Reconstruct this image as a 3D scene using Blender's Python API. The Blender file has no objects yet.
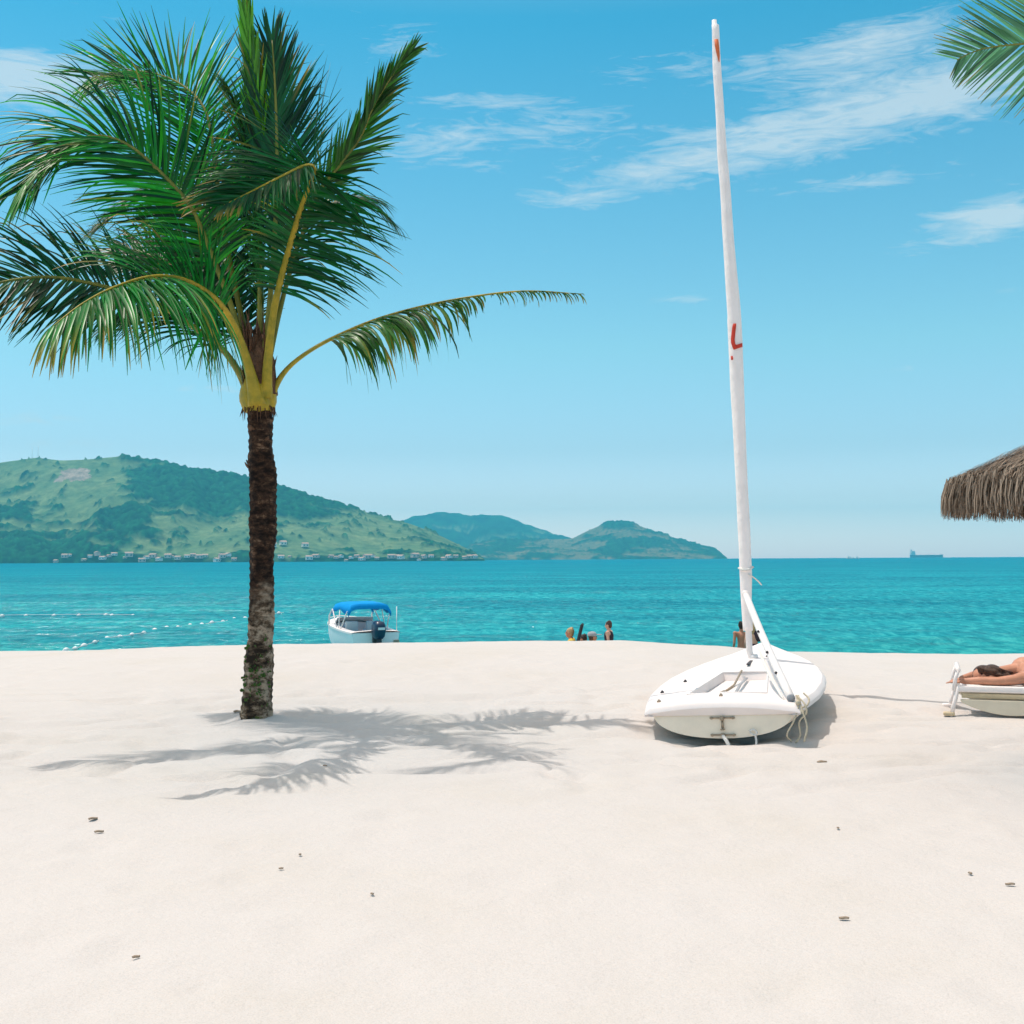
import bpy, bmesh, math, random
import numpy as np
from mathutils import Vector, Matrix, Euler, noise
random.seed(7); np.random.seed(7)
R = math.radians
S = bpy.context.scene
COL = S.collection
F = 1200.0
EYE = Vector((0, 0, 1.5))
PITCH = math.atan(47.2 / F); ROLL = -0.0054
CR = Euler((math.pi / 2 + PITCH, 0, 0)).to_matrix() @ Matrix.Rotation(ROLL, 3, 'Z')

def ray(px, py):
    return CR @ Vector(((px - 512) / F, (512 - py) / F, -1))
def P(px, py, d):
    r = ray(px, py)
    return EYE + r * (d / r.y)

# ---------------------------------------------------------------- helpers
def tag(o, label=None, cat=None, group=None, kind=None):
    if label: o['label'] = label
    if cat: o['category'] = cat
    if group: o['group'] = group
    if kind: o['kind'] = kind
    return o
def empty(name, loc=(0, 0, 0), label=None, cat=None, group=None, rz=0):
    o = bpy.data.objects.new(name, None); COL.objects.link(o)
    o.location = loc; o.rotation_euler = (0, 0, rz); o.empty_display_size = .1
    return tag(o, label, cat, group)

class MB:
    def __init__(s): s.v = []; s.f = []; s.c = []
    def add(s, vs, fs, col=None):
        b = len(s.v); s.v += [tuple(v) for v in vs]
        s.f += [tuple(i + b for i in f) for f in fs]
        s.c += [col or (1, 1, 1)] * len(vs)
        return s
    def box(s, c, size, rot=None, col=None):
        c = Vector(c); M = rot or Matrix.Identity(3)
        hx, hy, hz = size[0] / 2, size[1] / 2, size[2] / 2
        vs = [c + M @ Vector((x * hx, y * hy, z * hz)) for x in (-1, 1) for y in (-1, 1) for z in (-1, 1)]
        return s.add(vs, [(0, 1, 3, 2), (4, 6, 7, 5), (0, 4, 5, 1), (2, 3, 7, 6), (0, 2, 6, 4), (1, 5, 7, 3)], col)
    def tube(s, pts, rad, seg=8, caps=True, flat=1.0, up=None, col=None):
        pts = [Vector(p) for p in pts]; n = len(pts)
        if not hasattr(rad, '__len__'): rad = [rad] * n
        vs = []; prev = None
        for i, p in enumerate(pts):
            t = (pts[min(i + 1, n - 1)] - pts[max(i - 1, 0)]).normalized()
            a = prev if prev is not None else (Vector(up) if up else (Vector((0, 0, 1)) if abs(t.z) < .9 else Vector((1, 0, 0))))
            a = (a - t * a.dot(t)).normalized(); b = t.cross(a); prev = a
            for k in range(seg):
                w = 2 * math.pi * k / seg
                vs.append(p + (a * math.cos(w) * flat + b * math.sin(w)) * rad[i])
        fs = [(i * seg + k, i * seg + (k + 1) % seg, (i + 1) * seg + (k + 1) % seg, (i + 1) * seg + k) for i in range(n - 1) for k in range(seg)]
        if caps: fs += [tuple(range(seg - 1, -1, -1)), tuple((n - 1) * seg + k for k in range(seg))]
        return s.add(vs, fs, col)
    def ball(s, c, r, seg=12, rings=8, rot=None):
        c = Vector(c); M = rot or Matrix.Identity(3)
        if not hasattr(r, '__len__'): r = (r, r, r)
        vs = [c + M @ Vector((0, 0, r[2]))]
        for i in range(1, rings):
            a = math.pi * i / rings
            for k in range(seg):
                w = 2 * math.pi * k / seg
                vs.append(c + M @ Vector((r[0] * math.sin(a) * math.cos(w), r[1] * math.sin(a) * math.sin(w), r[2] * math.cos(a))))
        vs.append(c + M @ Vector((0, 0, -r[2])))
        fs = [(0, 1 + k, 1 + (k + 1) % seg) for k in range(seg)]
        for i in range(rings - 2):
            for k in range(seg):
                a = 1 + i * seg; b = a + seg
                fs.append((a + k, b + k, b + (k + 1) % seg, a + (k + 1) % seg))
        a = 1 + (rings - 2) * seg; l = len(vs) - 1
        fs += [(a + (k + 1) % seg, a + k, l) for k in range(seg)]
        return s.add(vs, fs)
    def grid(s, rows, closed=False, col=None):
        n = len(rows); m = len(rows[0])
        vs = [v for r in rows for v in r]
        fs = [(i * m + k, i * m + (k + 1) % m, (i + 1) * m + (k + 1) % m, (i + 1) * m + k) for i in range(n - 1) for k in range(m if closed else m - 1)]
        return s.add(vs, fs, col)
    def prism(s, outline, z0, z1, M=None):
        n = len(outline); M = M or Matrix.Identity(4)
        vs = [M @ Vector((x, y, z0)) for x, y in outline] + [M @ Vector((x, y, z1)) for x, y in outline]
        fs = [tuple(range(n - 1, -1, -1)), tuple(range(n, 2 * n))] + [(i, (i + 1) % n, n + (i + 1) % n, n + i) for i in range(n)]
        return s.add(vs, fs)
    def mesh(s, name, smooth=True, colors=False):
        me = bpy.data.meshes.new(name); me.from_pydata(s.v, [], s.f); me.update()
        if smooth: me.polygons.foreach_set('use_smooth', [True] * len(me.polygons))
        if colors:
            at = me.color_attributes.new('Col', 'FLOAT_COLOR', 'POINT')
            at.data.foreach_set('color', [x for c in s.c for x in (c[0], c[1], c[2], 1)])
        return me
    def build(s, name, m, parent=None, smooth=True, colors=False, bevel=0):
        me = s.mesh(name, smooth, colors)
        if m: me.materials.append(m)
        o = bpy.data.objects.new(name, me); COL.objects.link(o)
        if parent: o.parent = parent
        if bevel:
            b = o.modifiers.new('b', 'BEVEL'); b.width = bevel; b.segments = 2; b.limit_method = 'ANGLE'
        return o

def smooth_by_angle(o, deg=35):
    me = o.data
    bm = bmesh.new(); bm.from_mesh(me)
    for e in bm.edges:
        if len(e.link_faces) == 2 and e.calc_face_angle(0) > R(deg): e.smooth = False
    bm.to_mesh(me); bm.free()

def catmull(pts, n):
    pts = [Vector(p) for p in pts]
    q = [pts[0] * 2 - pts[1]] + pts + [pts[-1] * 2 - pts[-2]]
    dense = []
    for i in range(1, len(q) - 2):
        for k in range(20):
            t = k / 20
            a, b, c, d = q[i - 1], q[i], q[i + 1], q[i + 2]
            dense.append(.5 * ((2 * b) + (c - a) * t + (2 * a - 5 * b + 4 * c - d) * t * t + (3 * b - a - 3 * c + d) * t ** 3))
    dense.append(pts[-1])
    L = [0]
    for a, b in zip(dense, dense[1:]): L.append(L[-1] + (b - a).length)
    out = []; j = 0
    for i in range(n):
        s = L[-1] * i / (n - 1)
        while j < len(L) - 2 and L[j + 1] < s: j += 1
        u = (s - L[j]) / max(L[j + 1] - L[j], 1e-9)
        out.append(dense[j].lerp(dense[j + 1], min(max(u, 0), 1)))
    return out, L[-1]

# ---------------------------------------------------------------- materials
def new_mat(name):
    m = bpy.data.materials.new(name); m.use_nodes = True
    nt = m.node_tree; b = nt.nodes['Principled BSDF']
    return m, nt, b
def node(nt, t, **kw):
    n = nt.nodes.new(t)
    for k, v in kw.items():
        if k in n.inputs: n.inputs[k].default_value = v
        else: setattr(n, k, v)
    return n
def ramp(nt, stops):
    r = nt.nodes.new('ShaderNodeValToRGB'); e = r.color_ramp.elements
    while len(e) < len(stops): e.new(.5)
    for el, (p, c) in zip(e, stops):
        el.position = p; el.color = (*c, 1) if len(c) == 3 else c
    return r
def mat(name, c, rough=.6, var=.12, scale=12, bump=0, bscale=80, metal=0, spec=.4, c2=None, dist=.01):
    m, nt, b = new_mat(name); L = nt.links
    co = node(nt, 'ShaderNodeTexCoord')
    nz = node(nt, 'ShaderNodeTexNoise', Scale=scale, Detail=6, Roughness=.65)
    L.new(co.outputs['Object'], nz.inputs['Vector'])
    c2 = c2 or tuple(x * (1 - var * 2) for x in c)
    r = ramp(nt, [(.3, c2), (.62, c)]); L.new(nz.outputs['Fac'], r.inputs['Fac'])
    L.new(r.outputs['Color'], b.inputs['Base Color'])
    b.inputs['Roughness'].default_value = rough; b.inputs['Metallic'].default_value = metal
    b.inputs['Specular IOR Level'].default_value = spec
    if bump:
        n2 = node(nt, 'ShaderNodeTexNoise', Scale=bscale, Detail=4)
        L.new(co.outputs['Object'], n2.inputs['Vector'])
        bp = node(nt, 'ShaderNodeBump', Strength=bump, Distance=dist); L.new(n2.outputs['Fac'], bp.inputs['Height'])
        L.new(bp.outputs['Normal'], b.inputs['Normal'])
    return m

M = {}
M['gelcoat'] = mat('gelcoat', (.86, .785, .755), .5, .04, 3, spec=.2)
M['boat_white'] = mat('boat_white', (.95, .90, .88), .5, .02, 2, spec=.2)
M['hullside'] = mat('hullside', (.92, .80, .64), .4, .06, 4, spec=.45)  # cream of light bounced off the sand, put into the hull colour
M['cockpit'] = mat('cockpit', (.84, .80, .78), .5, .05, 9)
M['sail'] = mat('sailcloth', (.93, .85, .82), .75, .05, 5, .5, 14, dist=.02)
M['alloy'] = mat('alloy', (.82, .77, .74), .45, .04, 10, spec=.3)
M['fitting'] = mat('fitting', (.05, .045, .05), .5, .2, 30)
M['rust'] = mat('rusty_steel', (.46, .36, .26), .55, .25, 40, metal=.3)
M['rope'] = mat('rope', (.62, .54, .40), .9, .15, 60, .6, 200)
M['ropewhite'] = mat('rope_white', (.78, .76, .72), .9, .1, 60, .6, 200)
M['red'] = mat('red_mark', (.62, .045, .02), .6, .06, 20)
M['orange'] = mat('orange_mark', (.72, .16, .05), .6, .1, 20)
M['plastic'] = mat('white_plastic', (.86, .79, .76), .5, .04, 8, spec=.25)
M['plastic_old'] = mat('yellowed_plastic', (.62, .50, .32), .5, .1, 8)
M['plastic_cream'] = mat('cream_plastic', (.72, .64, .50), .45, .06, 5)
M['towel'] = mat('towel', (.80, .78, .76), .95, .05, 20, .5, 150)
M['blue_canvas'] = mat('blue_canvas', (.003, .29, .70), .75, .06, 4, .3, 10, spec=.1)
M['navy'] = mat('navy_cowling', (.012, .035, .075), .3, .1, 6, spec=.5)
M['grey_glass'] = mat('tinted_screen', (.62, .62, .62), .2, .1, 5, spec=.6)
M['darkseat'] = mat('dark_seat', (.04, .03, .035), .6, .1, 9)
M['skin_tan'] = mat('skin_tan', (.50, .22, .13), .5, .07, 14, spec=.35)
M['skin_sun'] = mat('skin_sunburnt', (.58, .27, .17), .5, .12, 9, spec=.35)
M['skin_light'] = mat('skin_light', (.66, .36, .25), .5, .06, 14, spec=.35)
M['hair_dark'] = mat('hair_dark', (.028, .014, .010), .45, .3, 40, .8, 160)
M['hair_brown'] = mat('hair_brown', (.10, .045, .025), .45, .3, 40, .8, 160, c2=(.02, .01, .008))
M['hair_blonde'] = mat('hair_blonde', (.50, .34, .16), .5, .2, 40, .8, 160)
M['yellow_cloth'] = mat('yellow_cloth', (.78, .50, .07), .85, .08, 10)
M['black_cloth'] = mat('black_cloth', (.015, .015, .017), .8, .1, 10)
M['dark_swim'] = mat('dark_swim', (.035, .018, .03), .7, .1, 10)
M['grey_cloth'] = mat('grey_cloth', (.35, .36, .38), .8, .08, 10)
M['buoy'] = mat('buoy_white', (.85, .84, .82), .4, .04, 8)
M['wall_white'] = mat('wall_white', (.85, .78, .72), .8, .08, .3)
M['wall_pink'] = mat('wall_pink', (.70, .50, .42), .8, .08, .3)
M['wall_ochre'] = mat('wall_ochre', (.55, .46, .33), .8, .08, .3)
M['roof_tile'] = mat('roof_tile', (.55, .36, .28), .8, .1, .3)
M['window_dark'] = mat('window_dark', (.06, .07, .08), .3, .1, 1)
M['ship_hull'] = mat('ship_hull', (.06, .09, .20), .6, .08, .05)
M['ship_white'] = mat('ship_white', (.80, .78, .76), .6, .05, .05)
M['petiole'] = mat('petiole', (.44, .31, .025), .45, .1, 9, .5, 30, c2=(.20, .19, .015), spec=.3)
M['petiole_dark'] = mat('petiole_dark', (.20, .20, .025), .45, .1, 7, .2, 40, c2=(.10, .12, .012))
M['fibre'] = mat('palm_fibre', (.15, .075, .04), .95, .3, 30, 1, 70, dist=.02)
M['dryleaf'] = mat('dry_leaf', (.38, .29, .21), .9, .2, 60)
M['weed'] = mat('trunk_moss', (.05, .12, .015), .8, .2, 60)

def leaf_mat():
    m, nt, b = new_mat('palm_leaflet'); L = nt.links
    at = node(nt, 'ShaderNodeAttribute', attribute_name='Col')
    co = node(nt, 'ShaderNodeTexCoord')
    nz = node(nt, 'ShaderNodeTexNoise', Scale=9, Detail=3); L.new(co.outputs['Object'], nz.inputs['Vector'])
    mr = node(nt, 'ShaderNodeMapRange'); mr.inputs['To Min'].default_value = .7; mr.inputs['To Max'].default_value = 1.3
    L.new(nz.outputs['Fac'], mr.inputs['Value'])
    mx = node(nt, 'ShaderNodeVectorMath', operation='SCALE')
    L.new(at.outputs['Color'], mx.inputs[0]); L.new(mr.outputs['Result'], mx.inputs['Scale'])
    L.new(mx.outputs[0], b.inputs['Base Color'])
    b.inputs['Roughness'].default_value = .36; b.inputs['Specular IOR Level'].default_value = .30
    tr = node(nt, 'ShaderNodeBsdfTranslucent')
    sc = node(nt, 'ShaderNodeVectorMath', operation='MULTIPLY'); sc.inputs[1].default_value = (1.0, 1.6, .35)
    L.new(mx.outputs[0], sc.inputs[0]); L.new(sc.outputs[0], tr.inputs['Color'])
    ms = node(nt, 'ShaderNodeMixShader'); ms.inputs[0].default_value = .22
    L.new(b.outputs[0], ms.inputs[1]); L.new(tr.outputs[0], ms.inputs[2])
    L.new(ms.outputs[0], nt.nodes['Material Output'].inputs['Surface'])
    return m
M['leaf'] = leaf_mat()

def bark_mat():
    m, nt, b = new_mat('palm_bark'); L = nt.links
    co = node(nt, 'ShaderNodeTexCoord')
    mp = node(nt, 'ShaderNodeMapping'); mp.inputs['Scale'].default_value = (1, 1, 1.7)
    L.new(co.outputs['Object'], mp.inputs['Vector'])
    n1 = node(nt, 'ShaderNodeTexNoise', Scale=6, Detail=8, Roughness=.7); L.new(mp.outputs[0], n1.inputs['Vector'])
    r1 = ramp(nt, [(.42, (.022, .014, .009)), (.50, (.11, .075, .048)), (.60, (.40, .31, .225))])
    L.new(n1.outputs['Fac'], r1.inputs['Fac'])
    n0 = node(nt, 'ShaderNodeTexNoise', Scale=11, Detail=8, Roughness=.7); L.new(mp.outputs[0], n0.inputs['Vector'])
    r0 = ramp(nt, [(.42, (.008, .004, .003)), (.56, (.055, .028, .016)), (.68, (.22, .13, .08))])  # upper bark: own darker brown plus painted crown shade and sunlit flecks
    L.new(n0.outputs['Fac'], r0.inputs['Fac'])
    sep = node(nt, 'ShaderNodeSeparateXYZ'); L.new(co.outputs['Object'], sep.inputs[0])
    nb = node(nt, 'ShaderNodeTexNoise', Scale=3.2, Detail=4); L.new(co.outputs['Object'], nb.inputs['Vector'])
    ad = node(nt, 'ShaderNodeMath', operation='MULTIPLY_ADD'); ad.inputs[1].default_value = 1.1; L.new(nb.outputs['Fac'], ad.inputs[0]); L.new(sep.outputs['Z'], ad.inputs[2])
    mr = node(nt, 'ShaderNodeMapRange'); mr.inputs['From Min'].default_value = 1.65; mr.inputs['From Max'].default_value = 2.0
    L.new(ad.outputs[0], mr.inputs['Value'])
    mx = node(nt, 'ShaderNodeMix', data_type='RGBA'); L.new(mr.outputs[0], mx.inputs[0]); L.new(r1.outputs[0], mx.inputs[6]); L.new(r0.outputs[0], mx.inputs[7])
    # moss patches near the foot
    n2 = node(nt, 'ShaderNodeTexNoise', Scale=5, Detail=6, Roughness=.65); L.new(co.outputs['Object'], n2.inputs['Vector'])
    mh = node(nt, 'ShaderNodeMapRange'); mh.inputs['From Min'].default_value = .15; mh.inputs['From Max'].default_value = .9; mh.inputs['To Min'].default_value = .045; mh.inputs['To Max'].default_value = -.12
    L.new(sep.outputs['Z'], mh.inputs['Value'])
    a2 = node(nt, 'ShaderNodeMath', operation='ADD'); L.new(n2.outputs['Fac'], a2.inputs[0]); L.new(mh.outputs[0], a2.inputs[1])
    r2 = ramp(nt, [(.60, (0, 0, 0)), (.67, (1, 1, 1))]); L.new(a2.outputs[0], r2.inputs['Fac'])
    m2 = node(nt, 'ShaderNodeMix', data_type='RGBA'); L.new(r2.outputs[0], m2.inputs[0]); L.new(mx.outputs[2], m2.inputs[6]); m2.inputs[7].default_value = (.05, .10, .012, 1)
    L.new(m2.outputs[2], b.inputs['Base Color']); b.inputs['Roughness'].default_value = .9; b.inputs['Specular IOR Level'].default_value = .2
    bp = node(nt, 'ShaderNodeBump', Strength=.9, Distance=.03); L.new(n1.outputs['Fac'], bp.inputs['Height']); L.new(bp.outputs[0], b.inputs['Normal'])
    return m
M['bark'] = bark_mat()

def sand_mat():
    m, nt, b = new_mat('beach_sand'); L = nt.links
    co = node(nt, 'ShaderNodeTexCoord')
    n1 = node(nt, 'ShaderNodeTexNoise', Scale=.55, Detail=8, Roughness=.62); L.new(co.outputs['Object'], n1.inputs['Vector'])
    r = ramp(nt, [(.30, (.560, .520, .478)), (.48, (.576, .540, .512)), (.68, (.584, .550, .528))]); L.new(n1.outputs['Fac'], r.inputs['Fac'])
    n2 = node(nt, 'ShaderNodeTexNoise', Scale=160, Detail=3); L.new(co.outputs['Object'], n2.inputs['Vector'])
    r2 = ramp(nt, [(.25, (.86, .85, .83)), (.55, (1, 1, 1))]); L.new(n2.outputs['Fac'], r2.inputs['Fac'])
    mx = node(nt, 'ShaderNodeMix', data_type='RGBA', blend_type='MULTIPLY'); mx.inputs[0].default_value = 1
    L.new(r.outputs[0], mx.inputs[6]); L.new(r2.outputs[0], mx.inputs[7])
    # wet, darker rim at the water's edge
    sep = node(nt, 'ShaderNodeSeparateXYZ'); L.new(co.outputs['Object'], sep.inputs[0])
    mr = node(nt, 'ShaderNodeMapRange'); mr.inputs['From Min'].default_value = -1.62; mr.inputs['From Max'].default_value = -1.35; L.new(sep.outputs['Z'], mr.inputs['Value'])
    m2 = node(nt, 'ShaderNodeMix', data_type='RGBA'); m2.inputs[6].default_value = (.30, .24, .18, 1)
    L.new(mr.outputs[0], m2.inputs[0]); L.new(mx.outputs[2], m2.inputs[7]); L.new(m2.outputs[2], b.inputs['Base Color'])
    b.inputs['Roughness'].default_value = .95; b.inputs['Specular IOR Level'].default_value = .15
    n3 = node(nt, 'ShaderNodeTexNoise', Scale=3.2, Detail=7, Roughness=.6); L.new(co.outputs['Object'], n3.inputs['Vector'])
    b1 = node(nt, 'ShaderNodeBump', Strength=.38, Distance=.05); L.new(n3.outputs['Fac'], b1.inputs['Height'])
    n4 = node(nt, 'ShaderNodeTexNoise', Scale=24, Detail=6, Roughness=.65); L.new(co.outputs['Object'], n4.inputs['Vector'])
    b2 = node(nt, 'ShaderNodeBump', Strength=.45, Distance=.012); L.new(n4.outputs['Fac'], b2.inputs['Height']); L.new(b1.outputs[0], b2.inputs['Normal'])
    L.new(b2.outputs[0], b.inputs['Normal'])
    return m
M['sand'] = sand_mat()

def sea_mat():
    m, nt, b = new_mat('sea_water'); L = nt.links
    co = node(nt, 'ShaderNodeTexCoord')
    def nz(scale, sx, sy, det, rough=.55, dist=0):
        mp = node(nt, 'ShaderNodeMapping'); mp.inputs['Scale'].default_value = (sx, sy, 1); mp.inputs['Rotation'].default_value = (0, 0, R(4))
        L.new(co.outputs['Object'], mp.inputs['Vector'])
        n = node(nt, 'ShaderNodeTexNoise', Scale=scale, Detail=det, Roughness=rough, Distortion=dist); L.new(mp.outputs[0], n.inputs['Vector'])
        return n
    # depth tint and wind patches: shallow water lighter and greener
    sep = node(nt, 'ShaderNodeSeparateXYZ'); L.new(co.outputs['Object'], sep.inputs[0])
    lg = node(nt, 'ShaderNodeMath', operation='LOGARITHM'); lg.inputs[1].default_value = 10; L.new(sep.outputs['Y'], lg.inputs[0])
    mr = node(nt, 'ShaderNodeMapRange'); mr.inputs['From Min'].default_value = 1.5; mr.inputs['From Max'].default_value = 3.3; L.new(lg.outputs[0], mr.inputs['Value'])
    r = ramp(nt, SEA); L.new(mr.outputs[0], r.inputs['Fac'])
    n0 = nz(.02, 1, 3.2, 6, .6)
    r0 = ramp(nt, [(.36, (.62, .76, .82)), (.64, (1.3, 1.16, 1.10))]); L.new(n0.outputs['Fac'], r0.inputs['Fac'])
    mx = node(nt, 'ShaderNodeMix', data_type='RGBA', blend_type='MULTIPLY'); mx.inputs[0].default_value = 1
    L.new(r.outputs[0], mx.inputs[6]); L.new(r0.outputs[0], mx.inputs[7])
    n9 = nz(1.7, 1.0, .42, 8, .70, .6); r9 = ramp(nt, [(.36, (.42, .66, .74)), (.50, (.95, .97, .98)), (.65, (3.2, 1.40, 1.28))]); L.new(n9.outputs['Fac'], r9.inputs['Fac'])  # light and dark faces of the chop painted into the base colour
    m9 = node(nt, 'ShaderNodeMix', data_type='RGBA', blend_type='MULTIPLY'); m9.inputs[0].default_value = 1; L.new(mx.outputs[2], m9.inputs[6]); L.new(r9.outputs[0], m9.inputs[7])
    L.new(m9.outputs[2], b.inputs['Base Color'])
    b.inputs['Roughness'].default_value = .12; b.inputs['IOR'].default_value = 1.33; b.inputs['Specular IOR Level'].default_value = 0
    a = nz(.16, .55, 1.6, 6, .6, .4); c = nz(1.1, .6, 1.4, 5, .6, .3)
    b1 = node(nt, 'ShaderNodeBump', Strength=.8, Distance=1.3); L.new(a.outputs['Fac'], b1.inputs['Height'])
    b2 = node(nt, 'ShaderNodeBump', Strength=.75, Distance=.35); L.new(c.outputs['Fac'], b2.inputs['Height']); L.new(b1.outputs[0], b2.inputs['Normal'])
    L.new(b2.outputs[0], b.inputs['Normal'])
    gl = node(nt, 'ShaderNodeBsdfGlossy'); gl.inputs['Roughness'].default_value = .14; L.new(b2.outputs[0], gl.inputs['Normal'])
    ms = node(nt, 'ShaderNodeMixShader'); ms.inputs[0].default_value = .085
    L.new(b.outputs[0], ms.inputs[1]); L.new(gl.outputs[0], ms.inputs[2]); L.new(ms.outputs[0], nt.nodes['Material Output'].inputs['Surface'])
    return m
SEA = [(0, (.022, .33, .31)), (.12, (.012, .285, .335)), (.45, (.007, .255, .335)), (1, (.001, .21, .31))]
M['sea'] = sea_mat()

def hill_mat():
    m, nt, b = new_mat('hill_cover'); L = nt.links
    at = node(nt, 'ShaderNodeAttribute', attribute_name='Col')
    co = node(nt, 'ShaderNodeTexCoord')
    n = node(nt, 'ShaderNodeTexNoise', Scale=.045, Detail=6, Roughness=.7); L.new(co.outputs['Object'], n.inputs['Vector'])
    r = ramp(nt, [(.36, (.66, .70, .72)), (.64, (1.34, 1.3, 1.25))]); L.new(n.outputs['Fac'], r.inputs['Fac'])
    mx = node(nt, 'ShaderNodeMix', data_type='RGBA', blend_type='MULTIPLY'); mx.inputs[0].default_value = 1
    L.new(at.outputs['Color'], mx.inputs[6]); L.new(r.outputs[0], mx.inputs[7]); L.new(mx.outputs[2], b.inputs['Base Color'])
    b.inputs['Roughness'].default_value = .95; b.inputs['Specular IOR Level'].default_value = .05
    return m
M['hill'] = hill_mat()

def thatch_mat():
    m, nt, b = new_mat('dry_thatch'); L = nt.links
    at = node(nt, 'ShaderNodeAttribute', attribute_name='Col')
    L.new(at.outputs['Color'], b.inputs['Base Color']); b.inputs['Roughness'].default_value = .95; b.inputs['Specular IOR Level'].default_value = .1
    return m
M['thatch'] = thatch_mat()

# ---------------------------------------------------------------- terrain
WATER = -1.75
CREST = [(-300, 99), (0, 97), (60, 95), (130, 93), (250, 90.5), (400, 89.5), (640, 88.5), (740, 95), (830, 103), (940, 106), (1024, 107.5), (1400, 111)]
_cx = np.array([(p - 512) / F * 16 for p, _ in CREST]); _cz = np.array([1.5 - s / F * 16 for _, s in CREST])
def vnoise(x, y, seed=0):
    x = np.asarray(x, float); y = np.asarray(y, float)
    xi = np.floor(x).astype(np.int64); yi = np.floor(y).astype(np.int64); xf = x - xi; yf = y - yi
    def h(a, b):
        n = (a * 374761393 + b * 668265263 + seed * 974711) & 0xffffffff
        n = ((n ^ (n >> 13)) * 1274126177) & 0xffffffff
        return ((n ^ (n >> 16)) & 0xffff) / 65535.0
    u = xf * xf * (3 - 2 * xf); v = yf * yf * (3 - 2 * yf)
    return (h(xi, yi) * (1 - u) + h(xi + 1, yi) * u) * (1 - v) + (h(xi, yi + 1) * (1 - u) + h(xi + 1, yi + 1) * u) * v
def fbm(x, y, oct=4, seed=0, g=.5):
    t = 0; a = 1; s = 0
    for i in range(oct):
        t = t + a * vnoise(x * 2 ** i, y * 2 ** i, seed + i); s += a; a *= g
    return t / s
def sst(a, b, x):
    t = np.clip((x - a) / (b - a), 0, 1); return t * t * (3 - 2 * t)
def gz(x, y):
    x = np.asarray(x, float); y = np.asarray(y, float)
    zc = np.interp(x, _cx, _cz)
    up = zc * sst(7.5, 16, y)
    t = np.clip((y - 16) / 15.5, 0, 1)
    down = zc + (WATER - zc) * (t * t * (1.55 - .55 * t)) - .1 * np.clip(y - 31.5, 0, 30)
    return np.where(y < 16, up, down)
def ground(px, py):
    lo, hi = 2.0, 16.0
    for _ in range(50):
        m = (lo + hi) / 2; p = P(px, py, m)
        if p.z > float(gz(p.x, p.y)): lo = m
        else: hi = m
    return P(px, py, lo)

xs = np.concatenate([[-400, -150, -60, -30, -18], np.arange(-11, 11.01, .065), [18, 30, 60, 150, 400]])
ys = np.concatenate([[-300, -80, -20, -5, 0, 2], np.arange(2.6, 17.2, .055), np.arange(17.4, 33, .4), [36, 42, 50, 60]])
X, Y = np.meshgrid(xs, ys)
Z = gz(X, Y)
amp = sst(2, 4, Y) * (1 - sst(27, 31, Y))
Z = Z + amp * ((fbm(X * .8, Y * .8, 4, 3) - .5) * .028 + (fbm(X * 2.2, Y * 3.2, 3, 11) - .5) * .02)
# wind-trodden ripples round the palm and boat, soft footprints elsewhere
rip = np.abs(fbm(X * 1.1 + fbm(X * .7, Y * .7, 2, 33) * 2, Y * 2.6, 3, 21) - .5)
Z += amp * sst(7.2, 8.4, Y) * (1 - sst(11.6, 13, Y)) * (.045 * (np.minimum(rip, .12) / .12 - .6))
for i in range(900):
    fx = random.uniform(-8, 8); fy = random.uniform(3, 15); r = random.uniform(.07, .15); dp = random.uniform(.004, .013)
    ix = np.searchsorted(xs, [fx - 3 * r, fx + 3 * r]); iy = np.searchsorted(ys, [fy - 3 * r, fy + 3 * r])
    sl = (slice(iy[0], iy[1]), slice(ix[0], ix[1]))
    d2 = ((X[sl] - fx) ** 2 + ((Y[sl] - fy) * .8) ** 2) / r ** 2
    Z[sl] += dp * (-np.exp(-d2) + .45 * np.exp(-(np.sqrt(d2) - 1.5) ** 2 * 4))
Z += .05 * np.exp(-(((X + 2.24) / .36) ** 2 + ((Y - 10.5) / .34) ** 2))
Z -= .07 * np.exp(-(((X - 1.72) / .52) ** 2 + ((Y - 9.85) / .42) ** 2) ** 1.5)
me = bpy.data.meshes.new('sand')
nx, ny = len(xs), len(ys)
vv = np.stack([X, Y, Z], -1).reshape(-1, 3)
idx = np.arange(nx * ny).reshape(ny, nx)
ff = np.stack([idx[:-1, :-1], idx[:-1, 1:], idx[1:, 1:], idx[1:, :-1]], -1).reshape(-1, 4)
me.from_pydata(vv.tolist(), [], ff.tolist()); me.polygons.foreach_set('use_smooth', [True] * len(me.polygons)); me.materials.append(M['sand'])
o = bpy.data.objects.new('sand', me); COL.objects.link(o); tag(o, kind='structure')

# sea: rows of real swell near the shore, flat beyond
sy = np.concatenate([np.arange(29, 120, .45), np.arange(120, 400, 3), np.geomspace(400, 7950, 30)])
me = MB()
rows = []
for yv in sy:
    w = max(60, yv * .62)
    xv = np.linspace(-w, w, 221) if yv < 400 else np.linspace(-max(w, 250), max(w, 250), 221)
    a = 1 - float(sst(150, 380, yv))
    zz = WATER + a * ((fbm(xv * .14, yv * .55 + xv * .03, 3, 51) - .5) * .30 + (fbm(xv * .5, yv * 1.3, 2, 57) - .5) * .12)
    zz += .22 * np.exp(-((yv - 44 - 1.2 * np.sin(xv * .12)) / .8) ** 2) * sst(10, 15, xv)
    rows.append([(float(x), float(yv), float(z)) for x, z in zip(xv, zz)])
me.grid(rows)
# the same sheet carried out to both sides
sea = me.build('sea', M['sea']); tag(sea, kind='structure')

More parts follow.
